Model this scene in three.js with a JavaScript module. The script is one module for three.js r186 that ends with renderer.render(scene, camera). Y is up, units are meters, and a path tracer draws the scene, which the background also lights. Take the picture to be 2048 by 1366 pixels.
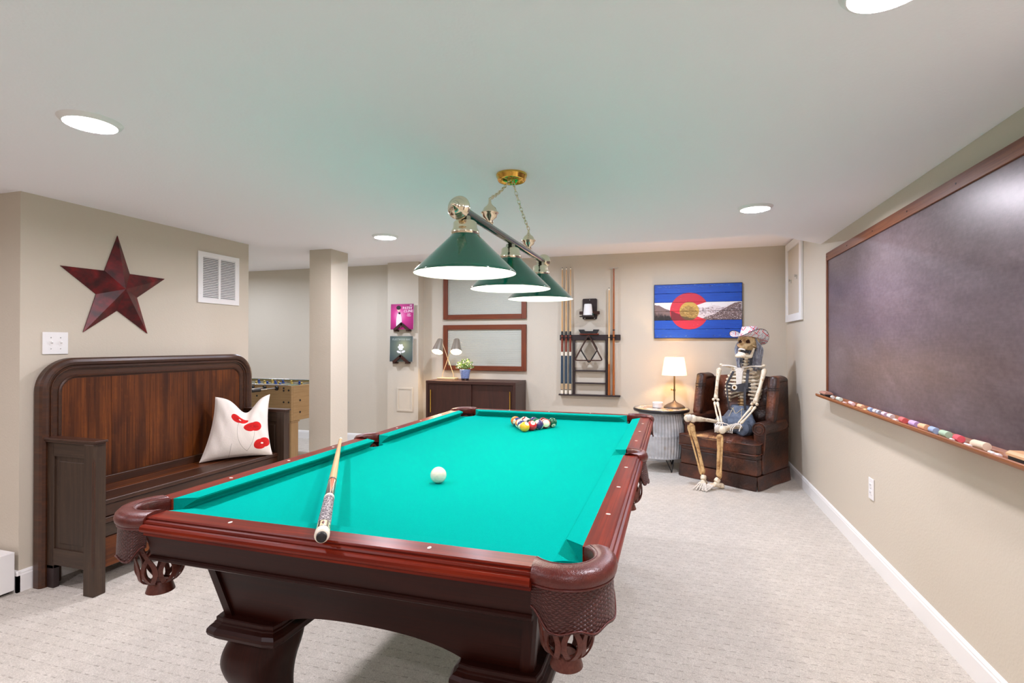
import * as THREE from 'three';
import { RoundedBoxGeometry } from 'three/addons/geometries/RoundedBoxGeometry.js';
import { mergeGeometries, mergeVertices } from 'three/addons/utils/BufferGeometryUtils.js';
import { MarchingCubes } from 'three/addons/objects/MarchingCubes.js';
import { RectAreaLightUniformsLib } from 'three/addons/lights/RectAreaLightUniformsLib.js';

RectAreaLightUniformsLib.init();
const scene = new THREE.Scene();
scene.background = new THREE.Color(0x000000);
const renderer = new THREE.WebGLRenderer({ antialias: true });
renderer.toneMapping = THREE.LinearToneMapping;
renderer.toneMappingExposure = 1.14;
renderer.shadowMap.enabled = true;

// ---- camera: x right, y up, depth D runs along -z
const camera = new THREE.PerspectiveCamera(66.18, 2048 / 1366, 0.05, 60);
camera.position.set(0, 1.2767, 0);
camera.rotation.order = 'YXZ';
camera.rotation.set(0.0048, 0.2983, 0.0015);
scene.add(camera);

// ---- light strengths (the lights themselves sit in their lamps)
const CAN = 640, CAN_COLOR = 0xf3edf9, CAN_BACK = 610, CAN_BACK_COLOR = 0xdfe9ff;          // recessed ceiling lights, nits of a 0.105 m panel; the row in the raised ceiling is cooler
const POOL = 0.38, POOL_COLOR = 0xfff4ea;         // bulbs of the billiard lamp
const CORNER = 0.78, CORNER_COLOR = 0xffc98a;     // corner table lamp
const DESK = 1.2, DESK_COLOR = 0xffd9ae;         // the two spots of the desk lamp

// =====================================================================================================
// helpers
let seed = 7;
const rnd = () => ((seed = (seed * 1664525 + 1013904223) >>> 0) / 4294967296);
const rr = (a, b) => a + (b - a) * rnd();
const V = (x, y, d) => new THREE.Vector3(x, y, -d);
const v3 = (x, y, z) => new THREE.Vector3(x, y, z);
const lerp = (a, b, t) => a + (b - a) * t;
const sstep = (a, b, x) => { const t = Math.min(1, Math.max(0, (x - a) / (b - a))); return t * t * (3 - 2 * t); };
const used = new Map();
function numbered(n) { const k = used.get(n) || 0; used.set(n, k + 1); return k ? n + '_' + String(k).padStart(3, '0') : n; }

function boxUV(g, grain = 'x', off = 0) {
  if (g.index) g = g.toNonIndexed();
  const p = g.attributes.position, n = p.count, uv = new Float32Array(n * 2);
  const a = new THREE.Vector3(), b = new THREE.Vector3(), c = new THREE.Vector3();
  const gi = 'xyz'.indexOf(grain);
  for (let i = 0; i < n; i += 3) {
    a.fromBufferAttribute(p, i); b.fromBufferAttribute(p, i + 1); c.fromBufferAttribute(p, i + 2);
    const nn = b.clone().sub(a).cross(c.clone().sub(a)); const m = [Math.abs(nn.x), Math.abs(nn.y), Math.abs(nn.z)];
    const d = m[0] > m[1] && m[0] > m[2] ? 0 : m[1] > m[2] ? 1 : 2;
    let [s, t] = d === 0 ? [2, 1] : d === 1 ? [0, 2] : [0, 1];
    if (t === gi) [s, t] = [t, s];
    [a, b, c].forEach((q, k) => { uv[(i + k) * 2] = q.getComponent(s) + off; uv[(i + k) * 2 + 1] = q.getComponent(t) + off * 0.73; });
  }
  g.setAttribute('uv', new THREE.BufferAttribute(uv, 2));
  return g;
}
const clean = g => { for (const k of Object.keys(g.attributes)) if (!['position', 'normal', 'uv'].includes(k)) g.deleteAttribute(k); g.morphAttributes = {}; return g; };
function G(list, grain = 'x', off = 0) {
  if (!Array.isArray(list)) list = [list];
  const out = list.map(g => {
    const keep = g.userData && g.userData.keep;
    let q = keep ? (g.index ? g.toNonIndexed() : g) : boxUV(g, grain, off);
    if (!q.attributes.normal) q.computeVertexNormals();
    return clean(q);
  });
  return out.length === 1 ? out[0] : mergeGeometries(out, false);
}
const keep = g => { g.userData.keep = true; return g; };
let offs = 0;
function mesh(name, list, mat, parent, grain = 'x') {
  offs = (offs + 0.317) % 1.7;
  const o = new THREE.Mesh(G(list, grain, offs), mat);
  o.name = parent ? name : numbered(name); o.castShadow = o.receiveShadow = true;
  (parent || scene).add(o);
  return o;
}
function tag(o, label, category, group) { o.userData.label = label; o.userData.category = category; if (group) o.userData.group = group; return o; }
function thing(name, label, category, pos = [0, 0, 0], turn = 0, group) {
  const o = new THREE.Group(); o.name = numbered(name); scene.add(o);
  o.position.set(pos[0], pos[1], pos[2]); o.rotation.y = turn;
  return tag(o, label, category, group);
}
function part(name, parent) { const o = new THREE.Group(); o.name = name; parent.add(o); return o; }
function struct(name, list, mat, grain) { const o = mesh(name, list, mat, null, grain); o.userData.kind = 'structure'; return o; }
function sub(name, list, mat, parent, grain) { return mesh(name, list, mat, parent, grain); }

// geometry makers (all centred at x, y, z)
function bx(w, h, d, x = 0, y = 0, z = 0, r = 0.003) {
  const g = r > 0 ? new RoundedBoxGeometry(w, h, d, 2, Math.min(r, w / 2.01, h / 2.01, d / 2.01)) : new THREE.BoxGeometry(w, h, d);
  return g.translate(x, y, z);
}
// a box from corner to corner
function bb(x0, x1, y0, y1, z0, z1, r = 0) { return bx(Math.abs(x1 - x0), Math.abs(y1 - y0), Math.abs(z1 - z0), (x0 + x1) / 2, (y0 + y1) / 2, (z0 + z1) / 2, r); }
function cy(r0, r1, h, x = 0, y = 0, z = 0, seg = 24) { return new THREE.CylinderGeometry(r1, r0, h, seg).translate(x, y, z); }   // r0 bottom, r1 top
function sp(r, x = 0, y = 0, z = 0, sx = 1, sy = 1, sz = 1, n = 20) { return new THREE.SphereGeometry(r, n, Math.ceil(n * 0.7)).scale(sx, sy, sz).translate(x, y, z); }
function lathe(pts, seg = 40) { return new THREE.LatheGeometry(pts.map(p => new THREE.Vector2(p[0], p[1])), seg); }
function tube(pts, r, seg = 24, rad = 8, closed = false) {
  const c = new THREE.CatmullRomCurve3(pts.map(p => p.isVector3 ? p : v3(...p)), closed, 'centripetal');
  return new THREE.TubeGeometry(c, seg, r, rad, closed);
}
function rod(a, b, r0, r1 = r0, seg = 14) {
  const d = b.clone().sub(a), g = new THREE.CylinderGeometry(r1, r0, d.length(), seg).translate(0, d.length() / 2, 0);
  g.applyQuaternion(new THREE.Quaternion().setFromUnitVectors(v3(0, 1, 0), d.clone().normalize()));
  return g.translate(a.x, a.y, a.z);
}
function bar(a, b, w, h, up = v3(0, 1, 0), r = 0.002) {   // a box from a to b, w across, h along up
  const d = b.clone().sub(a), L = d.length(), m = new THREE.Matrix4();
  const z = d.normalize(), x = up.clone().cross(z).normalize(), y = z.clone().cross(x);
  const g = bx(w, h, L, 0, 0, 0, r);
  m.makeBasis(x, y, z); g.applyMatrix4(m);
  return g.translate((a.x + b.x) / 2, (a.y + b.y) / 2, (a.z + b.z) / 2);
}
function extr(shapePts, depth, bevel = 0, holes = []) {
  const s = shapePts.getPoints ? shapePts : new THREE.Shape(shapePts.map(p => new THREE.Vector2(p[0], p[1])));
  for (const h of holes) s.holes.push(h.getPoints ? h : new THREE.Path(h.map(p => new THREE.Vector2(p[0], p[1]))));
  return new THREE.ExtrudeGeometry(s, { depth, bevelEnabled: bevel > 0, bevelSize: bevel, bevelThickness: bevel, bevelSegments: 2, curveSegments: 16 });
}
// surface from fn(u, v) -> Vector3
function grid(nu, nv, fn, uvs) {
  const pos = [], uv = [], idx = [];
  for (let j = 0; j <= nv; j++) for (let i = 0; i <= nu; i++) { const q = fn(i / nu, j / nv); pos.push(q.x, q.y, q.z); const w = uvs ? uvs(i / nu, j / nv) : [i / nu, j / nv]; uv.push(w[0], w[1]); }
  for (let j = 0; j < nv; j++) for (let i = 0; i < nu; i++) { const a = j * (nu + 1) + i, b = a + 1, c = a + nu + 1, d = c + 1; idx.push(a, b, d, a, d, c); }
  const g = new THREE.BufferGeometry();
  g.setAttribute('position', new THREE.Float32BufferAttribute(pos, 3)); g.setAttribute('uv', new THREE.Float32BufferAttribute(uv, 2));
  g.setIndex(idx); g.computeVertexNormals();
  return g;
}
// a plate with thickness: fn on the front, shifted by th(u, v) for the back, and a rim
function slab(nu, nv, fn, back, uvs) {
  const f = grid(nu, nv, fn, uvs), b = grid(nu, nv, (u, v) => fn(u, v).add(back(u, v)), uvs);
  const bi = Array.from(b.index.array); for (let i = 0; i < bi.length; i += 3) [bi[i], bi[i + 1]] = [bi[i + 1], bi[i]];
  b.setIndex(bi); b.computeVertexNormals();
  const edge = (n, q) => grid(n, 1, (u, v) => { const [s, t] = q(u); const p = fn(s, t); return v ? p.add(back(s, t)) : p; });
  const out = [f, b, edge(nu, u => [u, 1]), edge(nu, u => [1 - u, 0]), edge(nv, u => [1, 1 - u]), edge(nv, u => [0, u])];
  return mergeGeometries(out.map(g => clean(g.toNonIndexed())), false);
}
// sweep a closed cross-section (list of [a, b]) through frames {p, x, y}
function sweep(section, frames, caps = true, smooth = true) {
  const n = section.length, m = frames.length, g = grid(n, m - 1, (u, v) => {
    const f = frames[Math.round(v * (m - 1))], s = section[Math.round(u * n) % n], k = f.s ?? 1;
    return f.p.clone().addScaledVector(f.x, s[0] * k).addScaledVector(f.y, s[1] * k);
  });
  const list = [smooth ? g : (() => { const q = g.toNonIndexed(); q.computeVertexNormals(); return q; })()];
  if (caps) for (const e of [0, m - 1]) {
    const f = frames[e], k = f.s ?? 1, pts = section.map(s => f.p.clone().addScaledVector(f.x, s[0] * k).addScaledVector(f.y, s[1] * k));
    const tri = THREE.ShapeUtils.triangulateShape(section.map(s => new THREE.Vector2(...s)), []), pos = [];
    for (const t of tri) for (const i of e ? t : [t[0], t[2], t[1]]) pos.push(pts[i].x, pts[i].y, pts[i].z);
    const c = new THREE.BufferGeometry(); c.setAttribute('position', new THREE.Float32BufferAttribute(pos, 3));
    c.setAttribute('uv', new THREE.Float32BufferAttribute(new Float32Array(pos.length / 3 * 2), 2)); c.computeVertexNormals(); list.push(c);
  }
  return mergeGeometries(list.map(q => clean(q.index ? q.toNonIndexed() : q)), false);
}
// smooth chain of tapered balls: organic bone
function bone(pts, rad, seg = 10) {
  const c = new THREE.CatmullRomCurve3(pts, false, 'centripetal'), n = 24, fr = c.computeFrenetFrames(n, false), pos = [];
  const R = t => { const k = t * (rad.length - 1), i = Math.min(rad.length - 2, Math.floor(k)); const f = k - i, s = f * f * (3 - 2 * f); return lerp(rad[i], rad[i + 1], s); };
  const g = grid(seg, n, (u, v) => {
    const i = Math.round(v * n), p = c.getPointAt(v), a = u * Math.PI * 2;
    let r = R(v); if (i === 0 || i === n) r *= 0.05; else if (i === 1 || i === n - 1) r *= 0.75;
    return p.addScaledVector(fr.normals[i], Math.cos(a) * r).addScaledVector(fr.binormals[i], Math.sin(a) * r);
  });
  return g;
}
// =====================================================================================================
// procedural textures
function hash2(x, y, s) { let h = (x * 374761393 + y * 668265263 + s * 974634777) | 0; h = Math.imul(h ^ (h >>> 13), 1274126177); return ((h ^ (h >>> 16)) >>> 0) / 4294967296; }
function vn(x, y, px, py, s) {   // value noise that repeats after px, py cells
  const xi = Math.floor(x), yi = Math.floor(y), fx = x - xi, fy = y - yi, ux = fx * fx * (3 - 2 * fx), uy = fy * fy * (3 - 2 * fy);
  const h = (a, b) => hash2(((a % px) + px) % px, ((b % py) + py) % py, s);
  return lerp(lerp(h(xi, yi), h(xi + 1, yi), ux), lerp(h(xi, yi + 1), h(xi + 1, yi + 1), ux), uy);
}
function fbm(u, v, cx, cyy, oct, s) { let a = 0, w = 0.5, t = 0; for (let o = 0; o < oct; o++) { a += w * vn(u * cx, v * cyy, cx, cyy, s + o * 17); t += w; w *= 0.5; cx *= 2; cyy *= 2; } return a / t; }
function tex(w, h, fn, rx, ry, srgb = true) {   // fn(u, v) -> 0..255 grey or [r, g, b]; one tile spans rx by ry metres
  const d = new Uint8Array(w * h * 4);
  for (let j = 0; j < h; j++) for (let i = 0; i < w; i++) {
    const c = fn(i / w, j / h), k = (j * w + i) * 4;
    const [r, g, b] = typeof c === 'number' ? [c, c, c] : c;
    d[k] = Math.max(0, Math.min(255, r)); d[k + 1] = Math.max(0, Math.min(255, g)); d[k + 2] = Math.max(0, Math.min(255, b)); d[k + 3] = 255;
  }
  const t = new THREE.DataTexture(d, w, h); t.wrapS = t.wrapT = THREE.RepeatWrapping; t.magFilter = THREE.LinearFilter; t.minFilter = THREE.LinearFilter;
  if (srgb) t.colorSpace = THREE.SRGBColorSpace;
  t.repeat.set(1 / rx, 1 / ry); t.needsUpdate = true; return t;
}
const mix3 = (a, b, t) => [lerp(a[0], b[0], t), lerp(a[1], b[1], t), lerp(a[2], b[2], t)];
const hex3 = h => [(h >> 16) & 255, (h >> 8) & 255, h & 255];
function woodTex(dark, light, { s = 1, rx = 0.9, ry = 0.3, fleck = 0, pores = 0.35, bands = 9, w = 512, h = 256 } = {}) {
  const A = hex3(dark), B = hex3(light);
  return tex(w, h, (u, v) => {
    const warp = fbm(u, v, 3, 4, 3, s) * 1.6, ring = 0.5 + 0.5 * Math.sin((v * bands + warp) * Math.PI * 2);
    const fine = fbm(u, v, 4, 90, 2, s + 5), broad = fbm(u, v, 2, 5, 3, s + 9), pore = vn(u * 24, v * 220, 24, 220, s + 3) > 0.8 ? 1 : 0;
    let t = 0.42 * broad + 0.28 * ring * (0.4 + 0.6 * fine) + 0.42 * fine - 0.08;
    let c = mix3(A, B, Math.max(0, Math.min(1, t)));
    c = mix3(c, A, pores * pore * (0.4 + 0.6 * vn(u * 6, v * 40, 6, 40, s + 4)));
    if (fleck) { const f = vn(u * 40 + v * 6, v * 26, 40, 26, s + 31); if (f > 0.8) c = mix3(c, B, fleck * (f - 0.8) * 5); }
    return c;
  }, rx, ry);
}
function canvasTex(w, h, draw) {
  const c = document.createElement('canvas'); c.width = w; c.height = h; draw(c.getContext('2d'), w, h);
  const t = new THREE.CanvasTexture(c); t.colorSpace = THREE.SRGBColorSpace; return t;
}
const std = o => new THREE.MeshStandardMaterial(o), phys = o => new THREE.MeshPhysicalMaterial(o);
const speck = (base, amt, cells, s, r = 0.3, size = 256) => { const b = hex3(base); return tex(size, size, (u, v) => { const n = (fbm(u, v, cells, cells, 3, s) - 0.5) * amt; return [b[0] + n, b[1] + n, b[2] + n]; }, r, r); };
const noiseBump = (cells, s, r, oct = 3, size = 256) => tex(size, size, (u, v) => 255 * fbm(u, v, cells, cells, oct, s), r, r, false);

const M = {};
{
  const orange = noiseBump(48, 3, 0.35);
  M.wall = std({ color: 0xcec4b2, roughness: 0.72, bumpMap: orange, bumpScale: 0.0005 });
  M.ceil = std({ color: 0xf8f5f8, roughness: 0.9, bumpMap: orange, bumpScale: 0.0005 });
  M.trim = std({ color: 0xf0eeea, roughness: 0.38 });
  M.white = std({ color: 0xefedea, roughness: 0.42 });
  // carpet: cut loops in rows with short gaps between tufts, their shade painted into the colour map
  const bump = tex(512, 512, (u, v) => {
    const rows = 6, y = v * rows, row = Math.floor(y), fy = y - row, x = u * 7 + (row % 2) * 0.5, fx = x - Math.floor(x);
    const dash = Math.exp(-Math.pow((fy - 0.5) / 0.075, 2)) * sstep(0.12, 0.2, fx) * (1 - sstep(0.72, 0.8, fx));
    const loop = 0.5 + 0.5 * Math.abs(Math.sin(u * 7 * 4 * Math.PI));
    return 60 + 110 * fbm(u, v, 96, 96, 2, 4) + 55 * (1 - dash) + 25 * loop;
  }, 0.3, 0.3, false);
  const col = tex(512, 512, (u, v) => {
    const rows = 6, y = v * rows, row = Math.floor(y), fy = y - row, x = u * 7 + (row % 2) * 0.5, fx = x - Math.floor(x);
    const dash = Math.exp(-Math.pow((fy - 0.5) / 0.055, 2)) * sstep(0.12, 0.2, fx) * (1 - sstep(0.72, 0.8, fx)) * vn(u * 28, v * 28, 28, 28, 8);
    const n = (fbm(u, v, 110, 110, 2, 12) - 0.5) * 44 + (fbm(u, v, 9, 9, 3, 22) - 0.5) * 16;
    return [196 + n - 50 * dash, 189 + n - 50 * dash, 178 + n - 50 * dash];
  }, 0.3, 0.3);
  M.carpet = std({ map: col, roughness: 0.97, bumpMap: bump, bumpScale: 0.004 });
  // pool table
  M.felt = phys({ map: speck(0x009b8f, 14, 120, 5, 0.12), roughness: 1, specularIntensity: 0.03, bumpMap: noiseBump(120, 6, 0.08, 2), bumpScale: 0.0003 });
  M.rail = phys({ map: woodTex(0x4c0d04, 0x962f0e, { s: 11, rx: 0.7, ry: 0.25, pores: 0.2, bands: 5 }), roughness: 0.34, specularIntensity: 0.32, clearcoat: 0.06, clearcoatRoughness: 0.2 });
  M.apron = phys({ map: woodTex(0x1e0b07, 0x3a160e, { s: 12, rx: 0.8, ry: 0.3, pores: 0.3, bands: 4 }), roughness: 0.38, specularIntensity: 0.36, clearcoat: 0.02, clearcoatRoughness: 0.3 });
  M.inlay = std({ color: 0xf3ece0, roughness: 0.3 });
  const lb = noiseBump(60, 7, 0.09);
  M.pocket = phys({ map: speck(0x56190f, 26, 20, 14, 0.2), roughness: 0.36, bumpMap: lb, bumpScale: 0.0006, clearcoat: 0.14, clearcoatRoughness: 0.3 });
  // woven leather: diagonal basket relief
  const weave = tex(256, 256, (u, v) => { const a = ((u + v) * 10) % 1, b = ((u - v + 4) * 10) % 1, k = (Math.floor((u + v) * 10) + Math.floor((u - v + 4) * 10)) % 2; const t = k ? a : b; return 255 * Math.pow(Math.sin(Math.PI * t), 0.5) * (0.7 + 0.3 * Math.sin(Math.PI * (k ? b : a))); }, 0.14, 0.1, false);
  M.basket = phys({ map: speck(0x4a1a12, 24, 20, 15, 0.2), roughness: 0.42, bumpMap: weave, bumpScale: 0.006, clearcoat: 0.2, clearcoatRoughness: 0.35 });
  M.net = std({ map: speck(0x5a281b, 30, 20, 16, 0.1), roughness: 0.45 });
  // bench: old dark oak
  M.bench = phys({ map: woodTex(0x241209, 0x5a3014, { s: 21, rx: 1.1, ry: 0.35, fleck: 0.2, bands: 6, w: 768, h: 384 }), roughness: 0.4, clearcoat: 0.15, clearcoatRoughness: 0.4 });
  M.benchPanel = phys({ map: woodTex(0x2a1107, 0x8a4a1a, { s: 22, rx: 1.1, ry: 0.5, fleck: 0.2, bands: 4, w: 768, h: 384 }), roughness: 0.4, specularIntensity: 0.6, clearcoat: 0.05, clearcoatRoughness: 0.4 });
  M.benchGrey = phys({ map: woodTex(0x2b1c12, 0x54402e, { s: 23, rx: 0.9, ry: 0.3, fleck: 0.4, bands: 7 }), roughness: 0.5 });
  M.brass = std({ color: 0xe9dfc6, metalness: 1, roughness: 0.12 });
  M.gold = std({ color: 0xe3b95a, metalness: 1, roughness: 0.16 });
  M.chrome = std({ color: 0xd8d8d8, metalness: 1, roughness: 0.25 });
  M.black = std({ color: 0x161416, roughness: 0.5 });
  M.dark = std({ color: 0x2a1c1c, roughness: 0.45 });
}
// =====================================================================================================
// the room
const XL = -3.2165, XR = 1.1068, DB = 5.95, CL = 2.062, CH = 2.29, XF = -6.4, DN = -2.6, DS = 1.835, DE = 3.354;
const T = 0.12;
const z = d => -d;
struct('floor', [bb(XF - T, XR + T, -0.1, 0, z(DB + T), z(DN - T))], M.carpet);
{ // ceiling: a lower soffit with one cut corner, the higher ceiling behind it
  const s = [[XF - T, -(DN - T)], [XR + T, -(DN - T)], [XR + T, -4.66], [XR, -4.63], [0.68, -4.135], [XF - T, -4.2]];
  const low = extr(s.map(p => [p[0], -p[1]]), CH - CL + 0.1).rotateX(-Math.PI / 2).translate(0, CL, 0);
  struct('ceiling', [low], M.ceil);
  struct('ceiling_upper', [bb(XF - T, XR + T, CH, CH + 0.12, z(DB + T), z(3.9))], M.ceil);
}
struct('wall_right', [bb(XR, XR + T, 0, CH, z(DB + T), z(DN - T))], M.wall);
struct('wall_back', [bb(XF - T, XR, 0, CH, z(DB + T), z(DB))], M.wall);
struct('wall_front', [bb(XF - T, XR, 0, CL, z(DN), z(DN - T))], M.wall);
struct('wall_far_left', [bb(XF - T, XF, 0, CH, z(DB), z(DN))], M.wall);
struct('wall_left', [bb(XF, XL, 0, CL, z(DE), z(DS))], M.wall);
struct('wall_pillar', [bb(-2.915, -2.705, 0, CL, z(3.935), z(3.70))], M.wall);
struct('wall_pilaster', [bb(-3.415, -2.99, 0, CH, z(DB), z(DB - 0.14))], M.wall);

// baseboards: swept moulding
function base(name, a, b, nx, nz) {   // from a to b on the wall, n points into the room
  const sec = [[0, 0], [0.014, 0], [0.014, 0.085], [0.011, 0.092], [0.011, 0.098], [0.006, 0.106], [0, 0.108]];
  const n = v3(nx, 0, nz), up = v3(0, 1, 0);
  struct(name, [sweep(sec, [{ p: a, x: n, y: up }, { p: b, x: n, y: up }], true, false)], M.trim);
}
base('baseboard_right', V(XR, 0, DN), V(XR, 0, DB), -1, 0);
base('baseboard_back', V(XR, 0, DB), V(-2.99, 0, DB), 0, 1);
base('baseboard_back_left', V(-3.415, 0, DB), V(XF, 0, DB), 0, 1);
base('baseboard_left', V(XL, 0, DS - 0.014), V(XL, 0, DE + 0.014), 1, 0);
base('baseboard_left_return', V(XF, 0, DS), V(XL + 0.014, 0, DS), 0, 1);
base('baseboard_pilaster', V(-3.415, 0, DB - 0.14), V(-2.976, 0, DB - 0.14), 0, 1);
base('baseboard_pillar', V(-2.705, 0, 3.686), V(-2.705, 0, 3.949), 1, 0);
base('baseboard_pillar_front', V(-2.915, 0, 3.70), V(-2.705, 0, 3.70), 0, 1);

// recessed ceiling lights
M.glow = std({ color: 0xffffff, emissive: 0xfff6ea, emissiveIntensity: 9, roughness: 0.6 });
function can(x, d, label, y = CL) {   // the deep trim ring cuts the light off just below the ceiling
  const t = thing('recessed_light', label, 'ceiling light', [x, y, -d], 0, 'recessed ceiling lights');
  mesh('trim_ring', [lathe([[0.076, 0], [0.0765, -0.012], [0.079, -0.0145], [0.084, -0.013], [0.092, -0.004], [0.095, 0]], 48)], M.white, t);
  mesh('diffuser', [cy(0.076, 0.076, 0.004, 0, -0.001, 0, 40)], M.glow, t);
  const l = new THREE.RectAreaLight(y > CL ? CAN_BACK_COLOR : CAN_COLOR, y > CL ? CAN_BACK : CAN, 0.105, 0.105);
  l.position.set(0, -0.005, 0); l.rotation.x = -Math.PI / 2; t.add(l);
}
can(-1.97, 1.33, 'recessed round ceiling light above the bench, in front of the red star wall');
can(-2.005, 3.375, 'recessed round ceiling light near the free-standing pillar');
can(0.449, 3.275, 'recessed round ceiling light near the chalkboard wall above the armchair side');
can(0.45, 1.33, 'recessed round ceiling light at the top edge above the chalkboard');
can(-1.97, -0.75, 'unseen round ceiling light added behind the camera on the bench side');  // added out of view to brighten the near carpet
can(0.45, -0.75, 'unseen round ceiling light added behind the camera on the chalkboard side');  // its unseen partner, also added for the near floor
can(-4.5, 0.3, 'unseen round ceiling light added beyond the corner of the star wall');  // unseen, added as fill for the left area
for (const [x, w] of [[-5.6, 'added for fill at the far end of the table football'], [-3.75, 'by the record sleeves'], [-1.85, 'before the ribbed panels'], [0.0, 'before the mountain picture']]) can(x, 4.9, `recessed round light ${w} in the raised ceiling`, CH);  // the outermost one is added to brighten the far left wall
// =====================================================================================================
// pool table: local origin under its middle, z towards the camera
const TX = -0.8, TD = 2.26, BED = 0.78;
{
  const t = thing('pool_table', 'mahogany pool table with turquoise cloth and leather drop pockets', 'pool table', [TX, 0, -TD]);
  const SX = 0.605, SZ = 1.165, NX = 0.559, NZ = 1.1175, CX = 0.575, CZ = 1.133, RH = 0.06;
  // cloth-covered bed with the six pocket openings cut out of it
  const o = [];
  const arc = (cx, cz, r, a0, a1, n = 16) => { for (let i = 0; i <= n; i++) { const a = lerp(a0, a1, i / n) * Math.PI / 180; o.push([cx + r * Math.cos(a), cz + r * Math.sin(a)]); } };
  arc(CX, CZ, RH, -60, -212); arc(-CX, CZ, RH, 32, -120);
  arc(-0.61, 0, 0.05, 84, -84); arc(-CX, -CZ, RH, 120, -32); arc(CX, -CZ, RH, 212, 60); arc(0.61, 0, 0.05, 264, 96);
  mesh('bed', [extr(o.map(p => [p[0], -p[1]]), 0.03).rotateX(-Math.PI / 2).translate(0, BED - 0.03, 0)], M.felt, t);
  // cushions: cut square to the cloth, slanted at the pocket jaws; s runs along the rail
  function cushion(at, s0n, s0s, s1n, s1s) {   // at(o, s) -> [x, z] with o distance from the seam towards the bed
    const H = BED, sec = [[0, 0.0405, 0], [0.046, 0.036, 1], [0.044, 0.031, 1], [0.02, 0.012, 0.45], [0.012, 0.001, 0.3], [0, 0.001, 0]];
    const ring = (n, s) => sec.map(q => { const [x, zz] = at(q[0], lerp(s, n, q[2])); return v3(x, H + q[1], zz); });
    const A = ring(s0n, s0s), B = ring(s1n, s1s), pos = [], N = sec.length;
    const q4 = (a, b, c, d) => { for (const p of [a, b, c, a, c, d]) pos.push(p.x, p.y, p.z); };
    for (let i = 0; i < N; i++) { const j = (i + 1) % N; q4(A[i], A[j], B[j], B[i]); }
    for (let i = 1; i < N - 1; i++) for (const p of [A[0], A[i + 1], A[i], B[0], B[i], B[i + 1]]) pos.push(p.x, p.y, p.z);
    const g = new THREE.BufferGeometry(); g.setAttribute('position', new THREE.Float32BufferAttribute(pos, 3)); g.computeVertexNormals();
    return g;
  }
  for (const e of [1, -1]) {
    mesh('cushion', [cushion((a, s) => [s, e * (SZ - a)], -0.478, -0.518, 0.478, 0.518)], M.felt, t);
    for (const f of [1, -1]) mesh('cushion', [cushion((a, s) => [e * (SX - a), f * s], 0.064, 0.052, 1.0365, 1.0765)], M.felt, t);
  }
  // rails: moulded profile, o outwards from the seam
  const prof = [[0, 0.775], [0, 0.8205], [0.054, 0.8205], [0.0575, 0.818], [0.0575, 0.814], [0.064, 0.812], [0.066, 0.808], [0.066, 0.805], [0.072, 0.8035], [0.077, 0.800], [0.079, 0.794], [0.077, 0.788], [0.072, 0.785], [0.066, 0.784], [0.066, 0.775]];
  const up = v3(0, 1, 0);
  const rail = (px, pz, ox, oz, dx, dz, a, b) => [sweep(prof, [{ p: v3(px + dx * a, 0, pz + dz * a), x: v3(ox, 0, oz), y: up }, { p: v3(px + dx * b, 0, pz + dz * b), x: v3(ox, 0, oz), y: up }], true, false)];
  // apron below each rail, slanted a little, with a bead along its lower edge
  const apr = [[0.0, 0.785], [0.062, 0.785], [0.046, 0.716], [0.0, 0.716]], bead = [[0.03, 0.717], [0.048, 0.717], [0.053, 0.713], [0.053, 0.708], [0.048, 0.704], [0.03, 0.704]];
  const swp = (sec, px, pz, ox, oz, dx, dz, a, b) => sweep(sec, [{ p: v3(px + dx * a, 0, pz + dz * a), x: v3(ox, 0, oz), y: up }, { p: v3(px + dx * b, 0, pz + dz * b), x: v3(ox, 0, oz), y: up }], true, false);
  for (const e of [1, -1]) {
    mesh('rail', rail(0, e * SZ, 0, e, 1, 0, -0.524, 0.524), M.rail, t, 'x');
    const a = mesh('apron', [swp(apr, 0, e * SZ, 0, e, 1, 0, -0.522, 0.522)], M.apron, t, 'x');
    mesh('bead', [swp(bead, 0, e * SZ, 0, e, 1, 0, -0.522, 0.522)], M.apron, a, 'x');
    for (const f of [1, -1]) {
      mesh('rail', rail(e * SX, 0, e, 0, 0, f, 0.063, 1.083), M.rail, t, 'z');
      const b = mesh('apron', [swp(apr, e * SX, 0, e, 0, 0, f, 0.062, 1.082)], M.apron, t, 'z');
      mesh('bead', [swp(bead, e * SX, 0, e, 0, 0, f, 0.062, 1.082)], M.apron, b, 'z');
    }
  }
  // sight inlays
  const inl = (x, zz, along) => mesh('diamond', [cy(0.0065, 0.0065, 0.0016, 0, 0, 0, 16).scale(along ? 1 : 0.62, 1, along ? 0.62 : 1).translate(x, 0.8209, zz)], M.inlay, t);
  for (const e of [1, -1]) {
    for (const k of [-1, 0, 1]) inl(k * 0.279, e * 1.192, false);
    for (const f of [1, -1]) for (const k of [1, 2, 3]) inl(e * 0.6335, f * k * 0.2795, true);
  }
  // pockets
  function pocket(cx, cz, dir, corner) {
    const g = part('pocket', t), rin = corner ? RH : 0.05, rout = corner ? 0.111 : 0.088;
    const lim = r => corner ? Math.acos(Math.max(-1, -0.051 / r)) - Math.PI / 4 : (r <= 0.0625 ? Math.PI / 2 : Math.asin(0.0625 / r));
    const P = (r, a, y) => v3(cx + r * Math.cos(dir + a), y, cz + r * Math.sin(dir + a));
    // thick leather-covered iron over the rail corner
    const cs = [[rin + 0.004, 0.785], [rin, 0.8], [rin, 0.818], [rin + 0.006, 0.8255], [lerp(rin, rout, 0.45), 0.83], [lerp(rin, rout, 0.8), 0.826], [rout - 0.001, 0.817], [rout + 0.002, 0.806], [rout, 0.796], [rout - 0.006, 0.7895], [rout - 0.012, 0.785]];
    const n = cs.length, nu = 36;
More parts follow.
